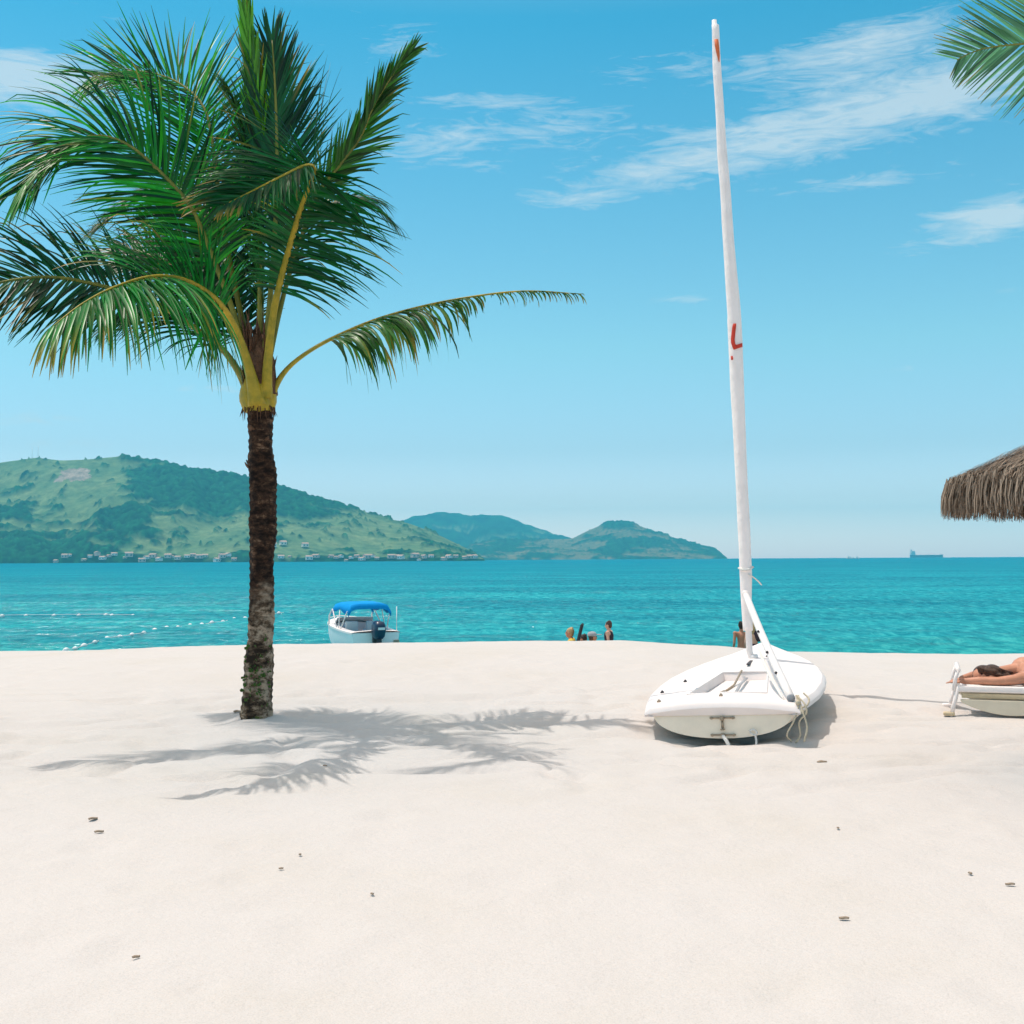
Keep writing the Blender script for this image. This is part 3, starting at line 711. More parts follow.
# ---------------------------------------------------------------- sailing dinghy
def dinghy():
    T0 = ground(720, 741)
    st = Vector((1.68, T0.y + .06, 0)); st.z = float(gz(st.x, st.y)) + .008
    HEAD = R(16.5)
    root = empty('sailing_dinghy', (0, 0, 0), 'white sailing dinghy pulled up on the sand with its sail furled round the mast', 'sailboat')
    u_ = Vector((math.sin(HEAD), math.cos(HEAD), .016)).normalized()
    v_ = Vector((math.cos(HEAD), -math.sin(HEAD), .045)); v_ = (v_ - u_ * v_.dot(u_)).normalized(); w_ = v_.cross(u_)
    def W(u, v, w): return st + u_ * u + v_ * v + w_ * w
    US = np.array([0, .3, .8, 1.4, 2.0, 2.6, 3.1, 3.5, 3.85, 4.1, 4.22])
    HB = np.array([.585, .635, .695, .722, .712, .645, .54, .42, .26, .12, .02])
    SH = np.array([.275, .272, .27, .27, .275, .285, .30, .315, .335, .345, .35])   # gunwale
    KE = np.array([.0, -.01, -.015, -.015, -.01, .0, .02, .04, .08, .16, .22])
    def hb(u): return float(np.interp(u, US, HB))
    def sh(u): return float(np.interp(u, US, SH))
    def ke(u): return float(np.interp(u, US, KE))
    uu = sorted(set([0, .02, .38, .395, 1.95, 1.965] + list(np.linspace(0.05, 4.22, 64))))
    # hull: sections from keel to gunwale, rolled edge
    def section(u, sd):
        b = hb(u); s = sh(u) - .085; k = ke(u); out = []
        for j in range(13):
            t = j / 12; a = t * math.pi / 2
            x = b * .94 * math.sin(a) ** .85; z = k + (s - k) * (1 - math.cos(a) ** .75) if t < 1 else s
            z = k + (s - k) * (1 - math.cos(a)) ** 1.0 * .9 + (s - k) * .1 * t
            out.append((sd * x, z))
        return out
    rows = []
    for u in uu:
        L_ = section(u, -1)[::-1] + section(u, 1)[1:]
        rows.append([W(u, x, z) for x, z in L_])
    mb = MB().grid(rows)
    n = len(rows[0]); mb.f.append(tuple(range(n)))      # transom
    hull = mb.build('hull', M['hullside'], root); smooth_by_angle(hull, 40)
    # rolled gunwale + deck with the cockpit well sunk in it
    def cw(u): return min(float(np.interp(u, [0, .38, 1.96, 4.2], [.33, .33, .21, .1])), hb(u) * .5)
    def deckz(u, v):
        b = hb(u); c = .045 * (1 - (v / max(b, .05)) ** 2)
        if u > 2.06: c += .03 * sst(2.06, 2.5, u) * math.exp(-(v / .25) ** 2)
        return sh(u) + c
    rows = []
    for u in uu:
        b = hb(u); c = cw(u)
        half = [(0, 1), (c * .5, 1), (c - .012, 1), (c, 0), (c + .03, 0), (c + (b - c) * .3, 0), (c + (b - c) * .55, 0), (c + (b - c) * .8, 0), (b - .02 if b > .06 else b * .7, 0), (b, 0)]
        row = []
        inside = .395 <= u <= 1.95
        def pt(v, well, k):
            z = deckz(u, v)
            if well and inside: z = sh(u) - .036 - .012 * (1.95 - u) / 1.5
            return W(u if not (well and inside) else min(max(u, .41), 1.93), v, z)
        edge = [(b + .016, -.014), (b + .032, -.038), (b + .034, -.068), (b * .94, -.088)]
        row += [W(u, -x, sh(u) + dz) for x, dz in edge[::-1]]
        row += [pt(-v, w, 0) for v, w in half[::-1]] + [pt(v, w, 0) for v, w in half[1:]]
        row += [W(u, x, sh(u) + dz) for x, dz in edge]
        rows.append(row)
    def shift(row, du, dw): return [p + u_ * du + w_ * dw * (1 if 4 <= i < len(row) - 4 else max(0, 1 - abs(i - (3.5 if i < 9 else len(row) - 4.5)) * .3)) for i, p in enumerate(row)]
    rows = [shift(rows[0], -.052, -.066), shift(rows[0], -.045, -.040), shift(rows[0], -.022, -.014)] + rows
    mb = MB().grid(rows)
    # stern lip
    m_ = len(rows[0]); tr = [W(-.012, hb(0) * .94 * k, sh(0) - .088) for k in np.linspace(-1, 1, m_)]
    b0 = len(mb.v); mb.v += [tuple(x) for x in tr]; mb.c += [(1, 1, 1)] * m_; mb.f += [(k, k + 1, b0 + k + 1, b0 + k) for k in range(m_ - 1)]
    deck = mb.build('deck', M['gelcoat'], root); smooth_by_angle(deck, 28)
    # cockpit lining (soft grey well floor) and rim
    mb = MB()
    rim = [W(.385, -.325, deckz(.38, .33) + .003), W(.385, 0, deckz(.38, 0) + .002), W(.385, .325, deckz(.38, .33) + .003), W(1.96, .215, deckz(1.96, .21) + .003), W(1.96, 0, deckz(1.96, 0) + .003), W(1.96, -.215, deckz(1.96, .21) + .003), W(.385, -.325, deckz(.38, .33) + .003)]
    mb.tube(rim, .008, 6, caps=False); mb.build('cockpit_rim', M['cockpit'], root)
    mb = MB(); fl = [W(u, s * (cw(u) - .016), sh(u) - .033 - .012 * (1.95 - u) / 1.5) for u, s in ((.42, -1), (.42, 1), (1.92, 1), (1.92, -1))]
    mb.add(fl, [(0, 1, 2, 3)]); mb.build('cockpit_floor', M['cockpit'], root, smooth=False)
    # grab rail, hiking strap, dagger board slot
    mb = MB(); mb.tube([W(.62, .02, sh(1) - .03), W(1.3, .02, sh(1) + .01), W(1.9, .02, sh(1) + .0)], .016, 6, flat=.25); mb.build('hiking_strap', M['grey_cloth'], root)
    mb = MB(); mb.box(W(2.45, 0, deckz(2.45, 0) + .004), (.03, .36, .012), Matrix((v_, u_, w_)).transposed()); mb.build('daggerboard_slot', M['fitting'], root, smooth=False)
    for (u, v) in ((1.45, -.50), (.16, -.02), (2.62, .12), (3.0, .13), (.75, -.60), (.1, -.52)):
        mb = MB(); c = W(u, v, deckz(u, v)); mb.box(c + w_ * .006, (.028, .04, .012), Matrix((v_, u_, w_)).transposed()); mb.tube([c + w_ * .01, c + w_ * .022], [.011, .008], 8)
        mb.build('cleat', M['fitting'] if u > .5 else M['rust'], root, bevel=.002)
    # tiller line lying in the well
    mb = MB(); mb.tube([W(1.95, -.03, sh(2) + .06), W(1.5, -.06, sh(1) - .02), W(1.1, -.1, sh(1) - .03)], .010, 6); mb.tube([W(1.1, -.1, sh(1) - .03), W(1.02, -.16, sh(1) - .045), W(.98, -.10, sh(1) - .045)], .016, 6)
    mb.build('sheet_block', M['rust'], root)
    # transom fittings
    def tz(z): return W(-.012, 0, z)
    for z in (.165, .03):
        mb = MB(); Rm = Matrix((v_, u_, w_)).transposed()
        mb.box(W(-.006, 0, z), (.20, .010, .014), Rm)
        for v in (-.085, .085): mb.tube([W(-.01, v, z), W(-.02, v, z)], .012, 8)
        mb.tube([W(-.035, 0, z - .015), W(-.035, 0, z + .015)], .018, 8)
        mb.build('gudgeon', M['rust'], root, bevel=.002)
    mb = MB(); mb.tube([tz(.145), tz(.085)], .010, 6); mb.tube([W(-.02, 0, .08), W(-.02, 0, .07)], .018, 8); mb.build('drain_plug', M['rust'], root)
    mb = MB(); mb.tube(catmull([W(-.04, 0, .03), W(-.06, .03, -.01), W(-.07, .05, -.06), W(-.08, .045, -.10)], 14)[0], .016, 6)
    mb.tube(catmull([W(-.03, .21, .06), W(-.035, .245, .075), W(-.04, .27, .05), W(-.04, .25, .03), W(-.03, .215, .05)], 14)[0], .008, 6)
    mb.tube(catmull([W(-.035, .255, .04), W(-.045, .262, -.02), W(-.06, .25, -.09)], 10)[0], .009, 6)
    mb.build('stern_line', M['ropewhite'], root)
    # lines hanging off the starboard quarter
    mb = MB()
    for pts in ([(.03, .585, .33), (-.03, .60, .25), (-.04, .56, .14), (-.03, .50, .03), (.02, .53, -.03)], [(.03, .60, .33), (-.05, .63, .22), (-.07, .66, .10), (-.05, .63, -.02)], [(.02, .60, .32), (-.04, .65, .27), (-.05, .66, .20), (-.02, .60, .13), (.0, .60, .02), (.02, .56, -.04)], [(.08, .64, .34), (.04, .68, .30), (-.02, .67, .26), (-.03, .63, .24)]):
        mb.tube(catmull([W(*q) for q in pts], 24)[0], .0075, 6)
    mb.ball(W(-.02, .60, .28), .022); mb.ball(W(-.04, .63, .21), .018); mb.build('stern_line', M['rope'], root)
    # boom, from the mast down to the starboard quarter
    mu = 2.86; mbase = W(mu, 0, deckz(mu, 0))
    md = mbase.y
    bt = P(745.5, 594, md - .12); be = W(.02, .545, sh(0) + .035)
    d_ = (be - bt)
    pts = [bt + d_ * k / 10 + Vector((0, 0, -.03 * math.sin(math.pi * k / 10))) for k in range(11)]
    boom = MB().tube(pts, [.031] + [.034] * 9 + [.032], 12).build('boom', M['alloy'], root)
    MB().tube([be - d_ * .002, be + d_ * .004], .033, 12).build('end_cap', M['grey_cloth'], boom)
    MB().tube([pts[0] - d_ * .004, pts[0] + d_ * .012], .037, 12).build('collar', M['plastic'], boom)
    # sheet stowed along the boom
    side = Vector((-1, 0, 0))
    pts2 = [bt + d_ * t + side * (.035 + .04 * math.sin(math.pi * min(1, t)) ** .6) + Vector((0, 0, -.04 - .02 * math.sin(math.pi * t))) for t in np.linspace(.52, .97, 16)]
    MB().tube(pts2, [.008 + .012 * math.sin(math.pi * k / 15) for k in range(16)], 8, flat=.5).build('vang', M['ropewhite'], boom)
    for t in (.42, .62, .8):
        c = bt + d_ * t; MB().ball(c + side * .036 + Vector((0, -.015, 0)), .013, 8, 6).build('block', M['fitting'], boom)
    # mast + sail rolled round it
    cl = [(715.2, 25, 7.2), (716.5, 60, 8.0), (719, 100, 8.8), (722, 150, 9.8), (725, 190, 10.6), (728, 235, 11.4), (731, 275, 12.6), (733.5, 310, 13.6), (735.5, 345, 14.2), (737.5, 390, 13.2), (740, 440, 12.6), (742, 490, 12.2), (744.5, 540, 12.4), (746, 575, 12.6), (746.5, 600, 10.4), (747.8, 630, 9.8), (749.5, 652, 9.6)]
    mast_pts = [P(a, b, md) for a, b, _ in cl]
    mast = MB().tube([mast_pts[0] + Vector((-.01, 0, .05)), mast_pts[4], mast_pts[9], mast_pts[-1], mbase - w_ * .05], [.026, .028, .030, .033, .034], 14).build('mast', M['alloy'], root)
    sp, tot = catmull(mast_pts, 120)
    yy = np.linspace(0, 1, 120)
    lens = [0]
    for a, b in zip(mast_pts, mast_pts[1:]): lens.append(lens[-1] + (b - a).length)
    rw = np.interp(yy * lens[-1], lens, [w / 2 * md / F for _, _, w in cl])
    rows = []
    for i in range(116):
        p = sp[i]; row = []; seg = 22
        tw = i * .16
        for k in range(seg):
            w = 2 * math.pi * k / seg
            ph = (w + tw * .35) % (2 * math.pi)
            r = rw[i] * (1 + .10 * (1 - ph / (2 * math.pi))) * .95 + .006 * noise.noise(Vector((math.cos(w) * 1.5, math.sin(w) * 1.5, p.z * 2.2)))
            row.append(p + Vector((math.cos(w), math.sin(w), 0)) * r)
        rows.append(row)
    mb = MB().grid(rows, closed=True); mb.f += [tuple(range(21, -1, -1)), tuple(115 * 22 + k for k in range(22))]
    sail = mb.build('furled_sail', M['sail'], mast)
    # red mark shaped like an L, and the orange streak at the head: cloth patches hugging the roll
    def patch(name, poly, m):
        mb = MB(); front = []; back = []
        for a, b in poly:
            py = b; i = int(np.clip(np.interp(sp_y(py), yy, range(120)), 0, 115)); c = sp[i]; r = rw[i] * 1.10 + .004
            dx = (a - cxat(py)) * md / F
            dx = max(-r * .97, min(r * .97, dx))
            front.append(Vector((c.x + dx, c.y - math.sqrt(max(r * r - dx * dx, 0)), P(a, b, md).z)))
        return front
    def sp_y(py): return np.interp(np.interp(py, [c[1] for c in cl], lens), [0, lens[-1]], [0, 1])
    def cxat(py): return np.interp(py, [c[1] for c in cl], [c[0] for c in cl])
    def strip(path, ws, m, name):
        mb = MB(); L_ = []; 
        for q, (w0, w1) in zip(path, ws):
            pass
        a = patch(name, [w[0] for w in ws], m); b = patch(name, [w[1] for w in ws], m); mid = patch(name, [((w[0][0] + w[1][0]) / 2, (w[0][1] + w[1][1]) / 2) for w in ws], m)
        rows = [[x, y, z] for x, y, z in zip(a, mid, b)]
        mb.grid(rows); o = mb.build(name, m, sail)
        sd = o.modifiers.new('s', 'SOLIDIFY'); sd.thickness = .004; sd.offset = 0
    strip([0] * 7, [((731.9, 325), (734.8, 325)), ((731.0, 328), (734.6, 328)), ((730.3, 334), (733.9, 334)), ((729.8, 340), (733.3, 341)), ((730.0, 344), (733.6, 344.5)), ((731.2, 348), (734.3, 345.8)), ((732.4, 351), (735.2, 346.4))], M['red'], 'red_mark')
    strip([0] * 4, [((732.4, 351), (735.0, 346.2)), ((735.5, 350.1), (736.5, 345.8)), ((738.5, 349.0), (738.8, 345.0)), ((741.6, 347.9), (741.2, 344.0))], M['red'], 'red_mark')
    strip([0] * 3, [((729.9, 357), (731.4, 357)), ((730.0, 359.5), (731.8, 359.5)), ((730.4, 361), (731.5, 361))], M['red'], 'red_mark')
    strip([0] * 4, [((713.6, 41), (717.6, 41)), ((714.3, 48), (718.8, 49)), ((715.8, 55), (719.2, 57)), ((717.6, 62), (718.9, 64))], M['orange'], 'orange_mark')
    # loose sail tie
    mb = MB(); mb.tube(catmull([P(748, 574, md - .07), P(753, 577, md - .06), P(758, 581, md - .05), P(761.5, 585, md - .04)], 10)[0], [.018] * 9 + [.012], 6, flat=.4)
    mb.tube([P(739.5, 568, md), P(743, 570, md - .09), P(748, 569.5, md - .09), P(752.5, 567, md)], .02, 6, flat=.6)
    mb.build('sail_tie', M['ropewhite'], sail)
    MB().tube([mbase - w_ * .01, mbase + w_ * .035], [.055, .045], 16).build('mast_collar', M['cockpit'], root)
dinghy()

# ---------------------------------------------------------------- speedboat
def speedboat():
    d = 45.0; c = P(376, 640, d)
    root = empty('speedboat', (c.x, d, WATER - .13), 'small white speedboat with a blue canvas top moored just off the beach', 'motorboat', rz=R(25))
    L_ = 4.9   # +Y = bow
    US = [0, .6, 1.5, 2.5, 3.4, 4.1, 4.6, 4.9]; HB = [.92, .97, 1.0, .98, .86, .62, .34, .04]; SH = [.66, .68, .73, .80, .88, .94, .97, .98]; KE = [-.25, -.27, -.27, -.25, -.15, .08, .40, .72]
    uu = np.linspace(0, 4.9, 40); rows = []; dk = []
    for u in uu:
        b, s, k = (float(np.interp(u, US, q)) for q in (HB, SH, KE))
        h = [(0, k), (b * .5, k + .10), (b * .82, k + .22 * (1 - u / 9)), (b * .95, k + (s - k) * .55), (b, s)]
        rows.append([(-x, u, z) for x, z in h[::-1]] + [(x, u, z) for x, z in h[1:]])
    mb = MB().grid(rows); mb.f.append(tuple(range(9))); hull = mb.build('hull', M['boat_white'], root); smooth_by_angle(hull, 30)
    rows = []
    for u in uu:
        b, s = (float(np.interp(u, US, q)) for q in (HB, SH)); w = .05 if b > .3 else b * .4
        inn = .35 < u < 2.9; zf = .12 if inn else s + .05
        iw = max(b - .22, b * .6)
        rows.append([(-b - .02, u, s - .05), (-b - .02, u, s + .02), (-iw, u, s + .05), (-iw + .01, u, zf), (0, u, zf + (0 if inn else .04)), (iw - .01, u, zf), (iw, u, s + .05), (b + .02, u, s + .02), (b + .02, u, s - .05)])
    dkk = MB().grid(rows).build('deck', M['gelcoat'], root); smooth_by_angle(dkk, 25)
    mb = MB(); st = []
    for k in range(15):
        a = math.pi * k / 14; x = -.78 * math.cos(a); y = 2.75 + .55 * math.sin(a)
        st.append([(x, y, .88), (x * .92, y - .25, 1.13)])
    mb.grid(st); ws = mb.build('windscreen', M['grey_glass'], root); ws.modifiers.new('s', 'SOLIDIFY').thickness = .012
    for x, y in ((-.42, 1.9), (.42, 1.9)):
        MB().box((x, y, .45), (.5, .5, .5)).box((x, y - .22, .82), (.5, .12, .42)).build('seat', M['towel'], root, bevel=.04)
    MB().box((0, .55, .40), (1.4, .4, .5)).build('bench', M['gelcoat'], root, bevel=.05)
    MB().box((-.45, 2.55, .55), (.55, .5, .6)).build('console', M['grey_glass'], root, bevel=.05)
    # outboard
    ob = empty('outboard_motor', (0, 0, 0)); ob.parent = root
    rows = []
    for z, w, l, y in [(.45, .14, .18, -.28), (.55, .20, .30, -.28), (.75, .23, .34, -.30), (.95, .22, .33, -.31), (1.08, .17, .26, -.30), (1.12, .05, .08, -.29)]:
        rows.append([(w * math.copysign(abs(math.cos(a)) ** .6, math.cos(a)), y + l * math.copysign(abs(math.sin(a)) ** .6, math.sin(a)), z) for a in np.linspace(0, 2 * math.pi, 20, endpoint=False)])
    MB().grid(rows, closed=True).build('cowling', M['navy'], ob)
    MB().box((0, -.29, .18), (.16, .26, .6)).box((0, -.38, -.38), (.06, .30, .55)).box((0, -.12, .45), (.34, .14, .30)).build('drive_leg', M['fitting'], ob, bevel=.02)
    MB().box((0, -.644, .84), (.26, .012, .09)).build('stripe', M['ship_white'], ob, smooth=False)
    # bimini
    rows = []
    for y in np.linspace(.75, 2.85, 14):
        t = (y - .75) / 2.1; row = []
        for k in range(13):
            x = -1 + k / 6; zz = 1.84 + .05 * math.sin(math.pi * t) + .015 * abs(math.sin(3 * math.pi * t)) - .16 * abs(x) ** 5 - (.10 if k in (0, 12) else 0)
            if k in (0, 12): zz -= .16 * math.exp(-((t - .2) / .18) ** 2) + .1 * math.exp(-((t - .8) / .2) ** 2)
            row.append((x * .86, y, zz - .12))
        rows.append(row)
    rows = [[(x, y - .03, z - .20) for x, y, z in rows[0]]] + rows + [[(x, y + .03, z - .20) for x, y, z in rows[-1]]]
    cv = MB().grid(rows).build('canopy', M['blue_canvas'], root); cv.modifiers.new('s', 'SOLIDIFY').thickness = .03
    for sd in (-1, 1):
        for y0, y1 in ((1.5, .85), (1.9, 2.75), (1.7, 1.8)):
            MB().tube([(sd * .94, y0, .70), (sd * .85, y1, 1.44)], .022, 6).build('canopy_pole', M['plastic'], root)
        MB().tube([(sd * .90, 3.1, .85), (sd * .88, 3.15, 1.2), (sd * .85, 2.8, 1.46)], .032, 6).build('canopy_pole', M['plastic'], root)
    MB().tube([(.86, .12, .62), (.86, .12, 1.62)], .018, 6).build('stern_pole', M['plastic'], root)
    MB().tube([(-.85, 3.3, .88), (-.6, 4.2, 1.06), (0, 4.75, 1.12), (.6, 4.2, 1.06), (.85, 3.3, .88)], .014, 6).build('bow_rail', M['alloy'], root)
    MB().box((.80, -.02, .3), (.22, .04, .14)).build('transom_plate', M['rust'], root, smooth=False)
speedboat()

# ---------------------------------------------------------------- people
def remeshed(mb, name, m, voxel, parent=None, smooth=6):
    o = mb.build('tmp_' + name, None)
    r = o.modifiers.new('r', 'REMESH'); r.mode = 'VOXEL'; r.voxel_size = voxel; r.use_smooth_shade = True
    s = o.modifiers.new('s', 'SMOOTH'); s.factor = .5; s.iterations = smooth
    dg = bpy.context.evaluated_depsgraph_get(); me = bpy.data.meshes.new_from_object(o.evaluated_get(dg))
    bpy.data.objects.remove(o); me.name = name; me.materials.clear(); me.materials.append(m)
    me.polygons.foreach_set('use_smooth', [True] * len(me.polygons))
    n = bpy.data.objects.new(name, me); COL.objects.link(n)
    if parent: n.parent = parent
    return n
def limb(mb, pts, rad, seg=12):
    pts = [Vector(p) for p in pts]
    mb.tube(pts, rad, seg)
    for p, r in zip(pts, rad): mb.ball(p, r * .995, 10, 8)

def hand(mb, wrist, dirv, palmn, s=1.0, curl=.25, flip=1):
    """palm + four unequal fingers + thumb off the side of the palm"""
    d = Vector(dirv).normalized(); n = Vector(palmn); n = (n - d * n.dot(d)).normalized(); b = d.cross(n) * flip
    w = Vector(wrist)
    mb.ball(w + d * .045 * s, (.040 * s, .014 * s, .050 * s), 10, 8, Matrix((b, n, d)).transposed())
    for k, (o, ln) in enumerate(((-.028, .068), (-.010, .078), (.009, .073), (.026, .058))):
        p = w + d * .080 * s + b * o * s; q = p.copy(); dd = (d + b * o * 3).normalized(); pts = [w + d * .05 * s + b * o * .8 * s, p]
        for j in range(3):
            q = q + dd * ln * s / 3; pts.append(q.copy()); dd = (dd + n * curl).normalized()
        limb(mb, pts, [.0095 * s, .0095 * s, .009 * s, .0085 * s, .007 * s], 8)
    p = w + d * .025 * s - b * .030 * s
    limb(mb, [p, p + (d * .5 - b * .8) * .03 * s, p + (d * .8 - b * .7) * .06 * s], [.012 * s, .0105 * s, .008 * s], 8)

def figure(name, loc, rz, J, label, skin, hair, H=1.7, hairlen=0, clothes=(), group=None, headdir=(0, 1, 0), voxel=.011, hs=None):
    """J gives joints in figure space (metres, +Y = the way the figure faces)."""
    root = empty(name, loc, label, 'person', group, rz)
    V = {k: Vector(v) for k, v in J.items()}
    k = H / 1.7
    mb = MB()
    limb(mb, [V['hip'] + Vector((0, 0, -.02)), V['hip'].lerp(V['chest'], .45), V['chest']], [.125 * k, .108 * k, .125 * k], 14)
    for sd in ('l', 'r'):
        limb(mb, [V['hip'].lerp(V['hip' + sd], .6), V['hip' + sd], V['hip' + sd].lerp(V['kn' + sd], .4), V['kn' + sd]], [.10 * k, .09 * k, .075 * k, .055 * k])
        limb(mb, [V['kn' + sd], V['kn' + sd].lerp(V['an' + sd], .3), V['an' + sd]], [.054 * k, .056 * k, .034 * k])
        limb(mb, [V['an' + sd], V['an' + sd] + V['ft' + sd]], [.036 * k, .028 * k])
        limb(mb, [V['chest'] + (V['sh' + sd] - V['chest']) * .4, V['sh' + sd], V['sh' + sd].lerp(V['el' + sd], .5), V['el' + sd]], [.085 * k, .058 * k, .044 * k, .036 * k])
        limb(mb, [V['el' + sd], V['el' + sd].lerp(V['wr' + sd], .35), V['wr' + sd]], [.037 * k, .036 * k, .024 * k])
        dv = (V['wr' + sd] - V['el' + sd]).normalized()
        hand(mb, V['wr' + sd], dv, J.get('pn' + sd, (0, .3, -1) if abs(dv.z) < .7 else (0, 1, 0)), k, .22, 1 if sd == 'l' else -1)
    hd = Vector(headdir).normalized(); hc = V['head']
    side = hd.cross(Vector(J.get('headup', (0, 0, 1)))).normalized(); up = side.cross(hd)
    Rm = Matrix((side, hd, up)).transposed()
    limb(mb, [V['chest'] + (V['neck'] - V['chest']) * .3, V['neck'], hc - up * .05 * k], [.075 * k, .055 * k, .052 * k])
    mb.ball(hc + up * .02 * k - hd * .01 * k, (.074 * k, .092 * k, .098 * k), 16, 12, Rm)
    mb.ball(hc - up * .06 * k + hd * .025 * k, (.052 * k, .062 * k, .055 * k), 14, 10, Rm)
    limb(mb, [hc + hd * .078 * k + up * .02 * k, hc + hd * .104 * k - up * .022 * k], [.010 * k, .014 * k], 8)
    for sd in (-1, 1): mb.ball(hc + side * sd * .076 * k, (.012 * k, .02 * k, .03 * k), 8, 6, Rm)
    body = remeshed(mb, 'body', skin, voxel, root, 5)
    for sd in (-1, 1):
        MB().ball(hc + hd * .081 * k + side * sd * .030 * k + up * .018 * k, .010 * k, 8, 6).build('eye', M['black_cloth'], root)
    MB().ball(hc + hd * .083 * k - up * .052 * k, (.022 * k, .008 * k, .006 * k), 10, 6, Rm).build('mouth', M['red'], root)
    hb_ = MB(); hb_.ball(hc + up * .036 * k - hd * .022 * k, (.084 * k, .094 * k, .092 * k), 16, 12, Rm)
    hb_.ball(hc - hd * .045 * k - up * .02 * k, (.076 * k, .058 * k, .075 * k), 14, 10, Rm)
    if hairlen: limb(hb_, [hc - hd * .05 * k, hc - hd * .085 * k - up * .10 * k, hc - hd * .08 * k - up * (.10 + hairlen) * k], [.07 * k, .062 * k, .03 * k])
    for _ in range(26):
        a = rnd(0, 6.28); e = rnd(-.2, 1); hb_.ball(hc + up * (.036 + .085 * e) * k - hd * (.03 + .05 * rnd(0, 1)) * k + side * math.cos(a) * .06 * k, .025 * k, 8, 6)
    remeshed(hb_, 'hair', hair, .009, root, 2)
    for (nm, mm, segs) in clothes:
        cb = MB()
        for pts, rad in segs: limb(cb, [V[p] if isinstance(p, str) else (V[p[0]].lerp(V[p[1]], p[2]) + (Vector(p[3]) if len(p) > 3 else Vector((0, 0, 0)))) for p in pts], [r * k for r in rad], 14)
        remeshed(cb, nm, mm, voxel, root, 4)
    return root
def standing(H=1.7, ra=(.10, .1), la=(-.05, .05), turn=0):
    k = H / 1.7
    J = dict(hip=(0, 0, .92), chest=(0, .01, 1.30), neck=(0, 0, 1.46), head=(0, .02, 1.58),
             hipl=(-.09, 0, .88), hipr=(.09, 0, .88), knl=(-.10, .03, .48), knr=(.10, .02, .48), anl=(-.10, 0, .07), anr=(.11, -.02, .07), ftl=(0, .14, -.04), ftr=(.02, .14, -.04),
             shl=(-.19, 0, 1.38), shr=(.19, 0, 1.38), ell=(-.23, la[0], 1.10), elr=(.23, ra[0] * -.3, 1.10), wrl=(-.20, la[1] + .1, .87), wrr=(.20, ra[1], .87))
    return {a: tuple(x * k for x in b) for a, b in J.items()}
def sitting(H=1.7):
    k = H / 1.7
    J = dict(hip=(0, 0, .12), chest=(0, -.05, .50), neck=(0, -.03, .66), head=(0, .0, .78), hipl=(-.09, .04, .11), hipr=(.09, .04, .11),
             knl=(-.12, .36, .42), knr=(.12, .38, .40), anl=(-.10, .55, .07), anr=(.12, .60, .07), ftl=(0, .15, -.03), ftr=(0, .15, -.03),
             shl=(-.19, -.05, .58), shr=(.19, -.05, .58), ell=(-.23, .10, .34), elr=(.23, .10, .34), wrl=(-.12, .30, .44), wrr=(.12, .32, .44))
    return {a: tuple(x * k for x in b) for a, b in J.items()}
def place(px, ytop, d, height):
    """ground point under column px at depth d, so that a figure of that height shows its top at ytop"""
    p = P(px, ytop, d); return Vector((p.x, d, float(gz(p.x, d))))
TORSO = lambda r: [(['hip', ('hip', 'chest', .5), 'chest'], [r + .012, r - .005, r + .012])]
# child standing at the water's edge, seen from the back quarter
def at_water(px, ytop, H, d):
    p = P(px, ytop, d); g = max(float(gz(p.x, d)), WATER - .9); return Vector((p.x, d, g)), p.z - g
for (px, yt, H0, rz, lab, skin, hair, hl, cl_, hd) in [
    (609, 621, 1.55, R(70), 'standing bather in a dark swimsuit with short brown hair, facing left at the water', M['skin_light'], M['hair_brown'], .0, [('swimsuit', M['dark_swim'], TORSO(.128))], (0, 1, -.15)),
    (741.3, 621.5, 1.7, R(8), 'bare-backed bather with short dark hair, just left of the dinghy mast', M['skin_tan'], M['hair_dark'], .0, [('swim_shorts', M['dark_swim'], [(['hip', ('hipl', 'knl', .5)], [.13, .09]), (['hip', ('hipr', 'knr', .5)], [.13, .09])])], (.2, 1, 0)),
    (753.6, 621.5, 1.66, R(-20), 'light-skinned bather with blonde hair and dark straps, between the dinghy mast and boom', M['skin_light'], M['hair_blonde'], .12, [('swimsuit', M['dark_swim'], [(['hip', ('hip', 'chest', .35)], [.132, .118]), ([('chest', 'shr', .2, (0, -.01, .04)), ('chest', 'shr', .75, (0, -.03, -.12))], [.10, .10])])], (.1, 1, -.1))]:
    d = 31.0
    # choose the depth so that head height matches the photograph
    for _ in range(30):
        p = P(px, yt, d); need = p.z - H0; g = float(gz(p.x, d)); d += (g - need) * 3 if abs(g - need) > .01 else 0
        d = min(max(d, 20), 36)
    figure('person', (p.x, d, p.z - H0 ), rz, standing(H0), lab, skin, hair, H0, hl, cl_, headdir=hd, voxel=.014, group='bathers at the water edge')
def seat_on_sand(px, yt, rz, lab, skin, hair, cl_, hl=0, hd=(0, 1, 0), H=1.7, cap=False):
    d = 25.0; hh = .90 * H / 1.7
    for _ in range(60):
        p = P(px, yt, d); g = float(gz(p.x, d)); d += (g + hh - p.z) * 3
        d = min(max(d, 17), 36)
    r = figure('person', (p.x, d, p.z - hh), rz, sitting(H), lab, skin, hair, H, hl, cl_, headdir=hd, voxel=.013, group='people seated below the beach crest')
    return r, p, d
seat_on_sand(582.6, 634.3, R(75), 'seated bather, only a dark-haired head showing over the sand beside a yellow shirt', M['skin_tan'], M['hair_dark'], [('swimsuit', M['dark_swim'], TORSO(.126))])
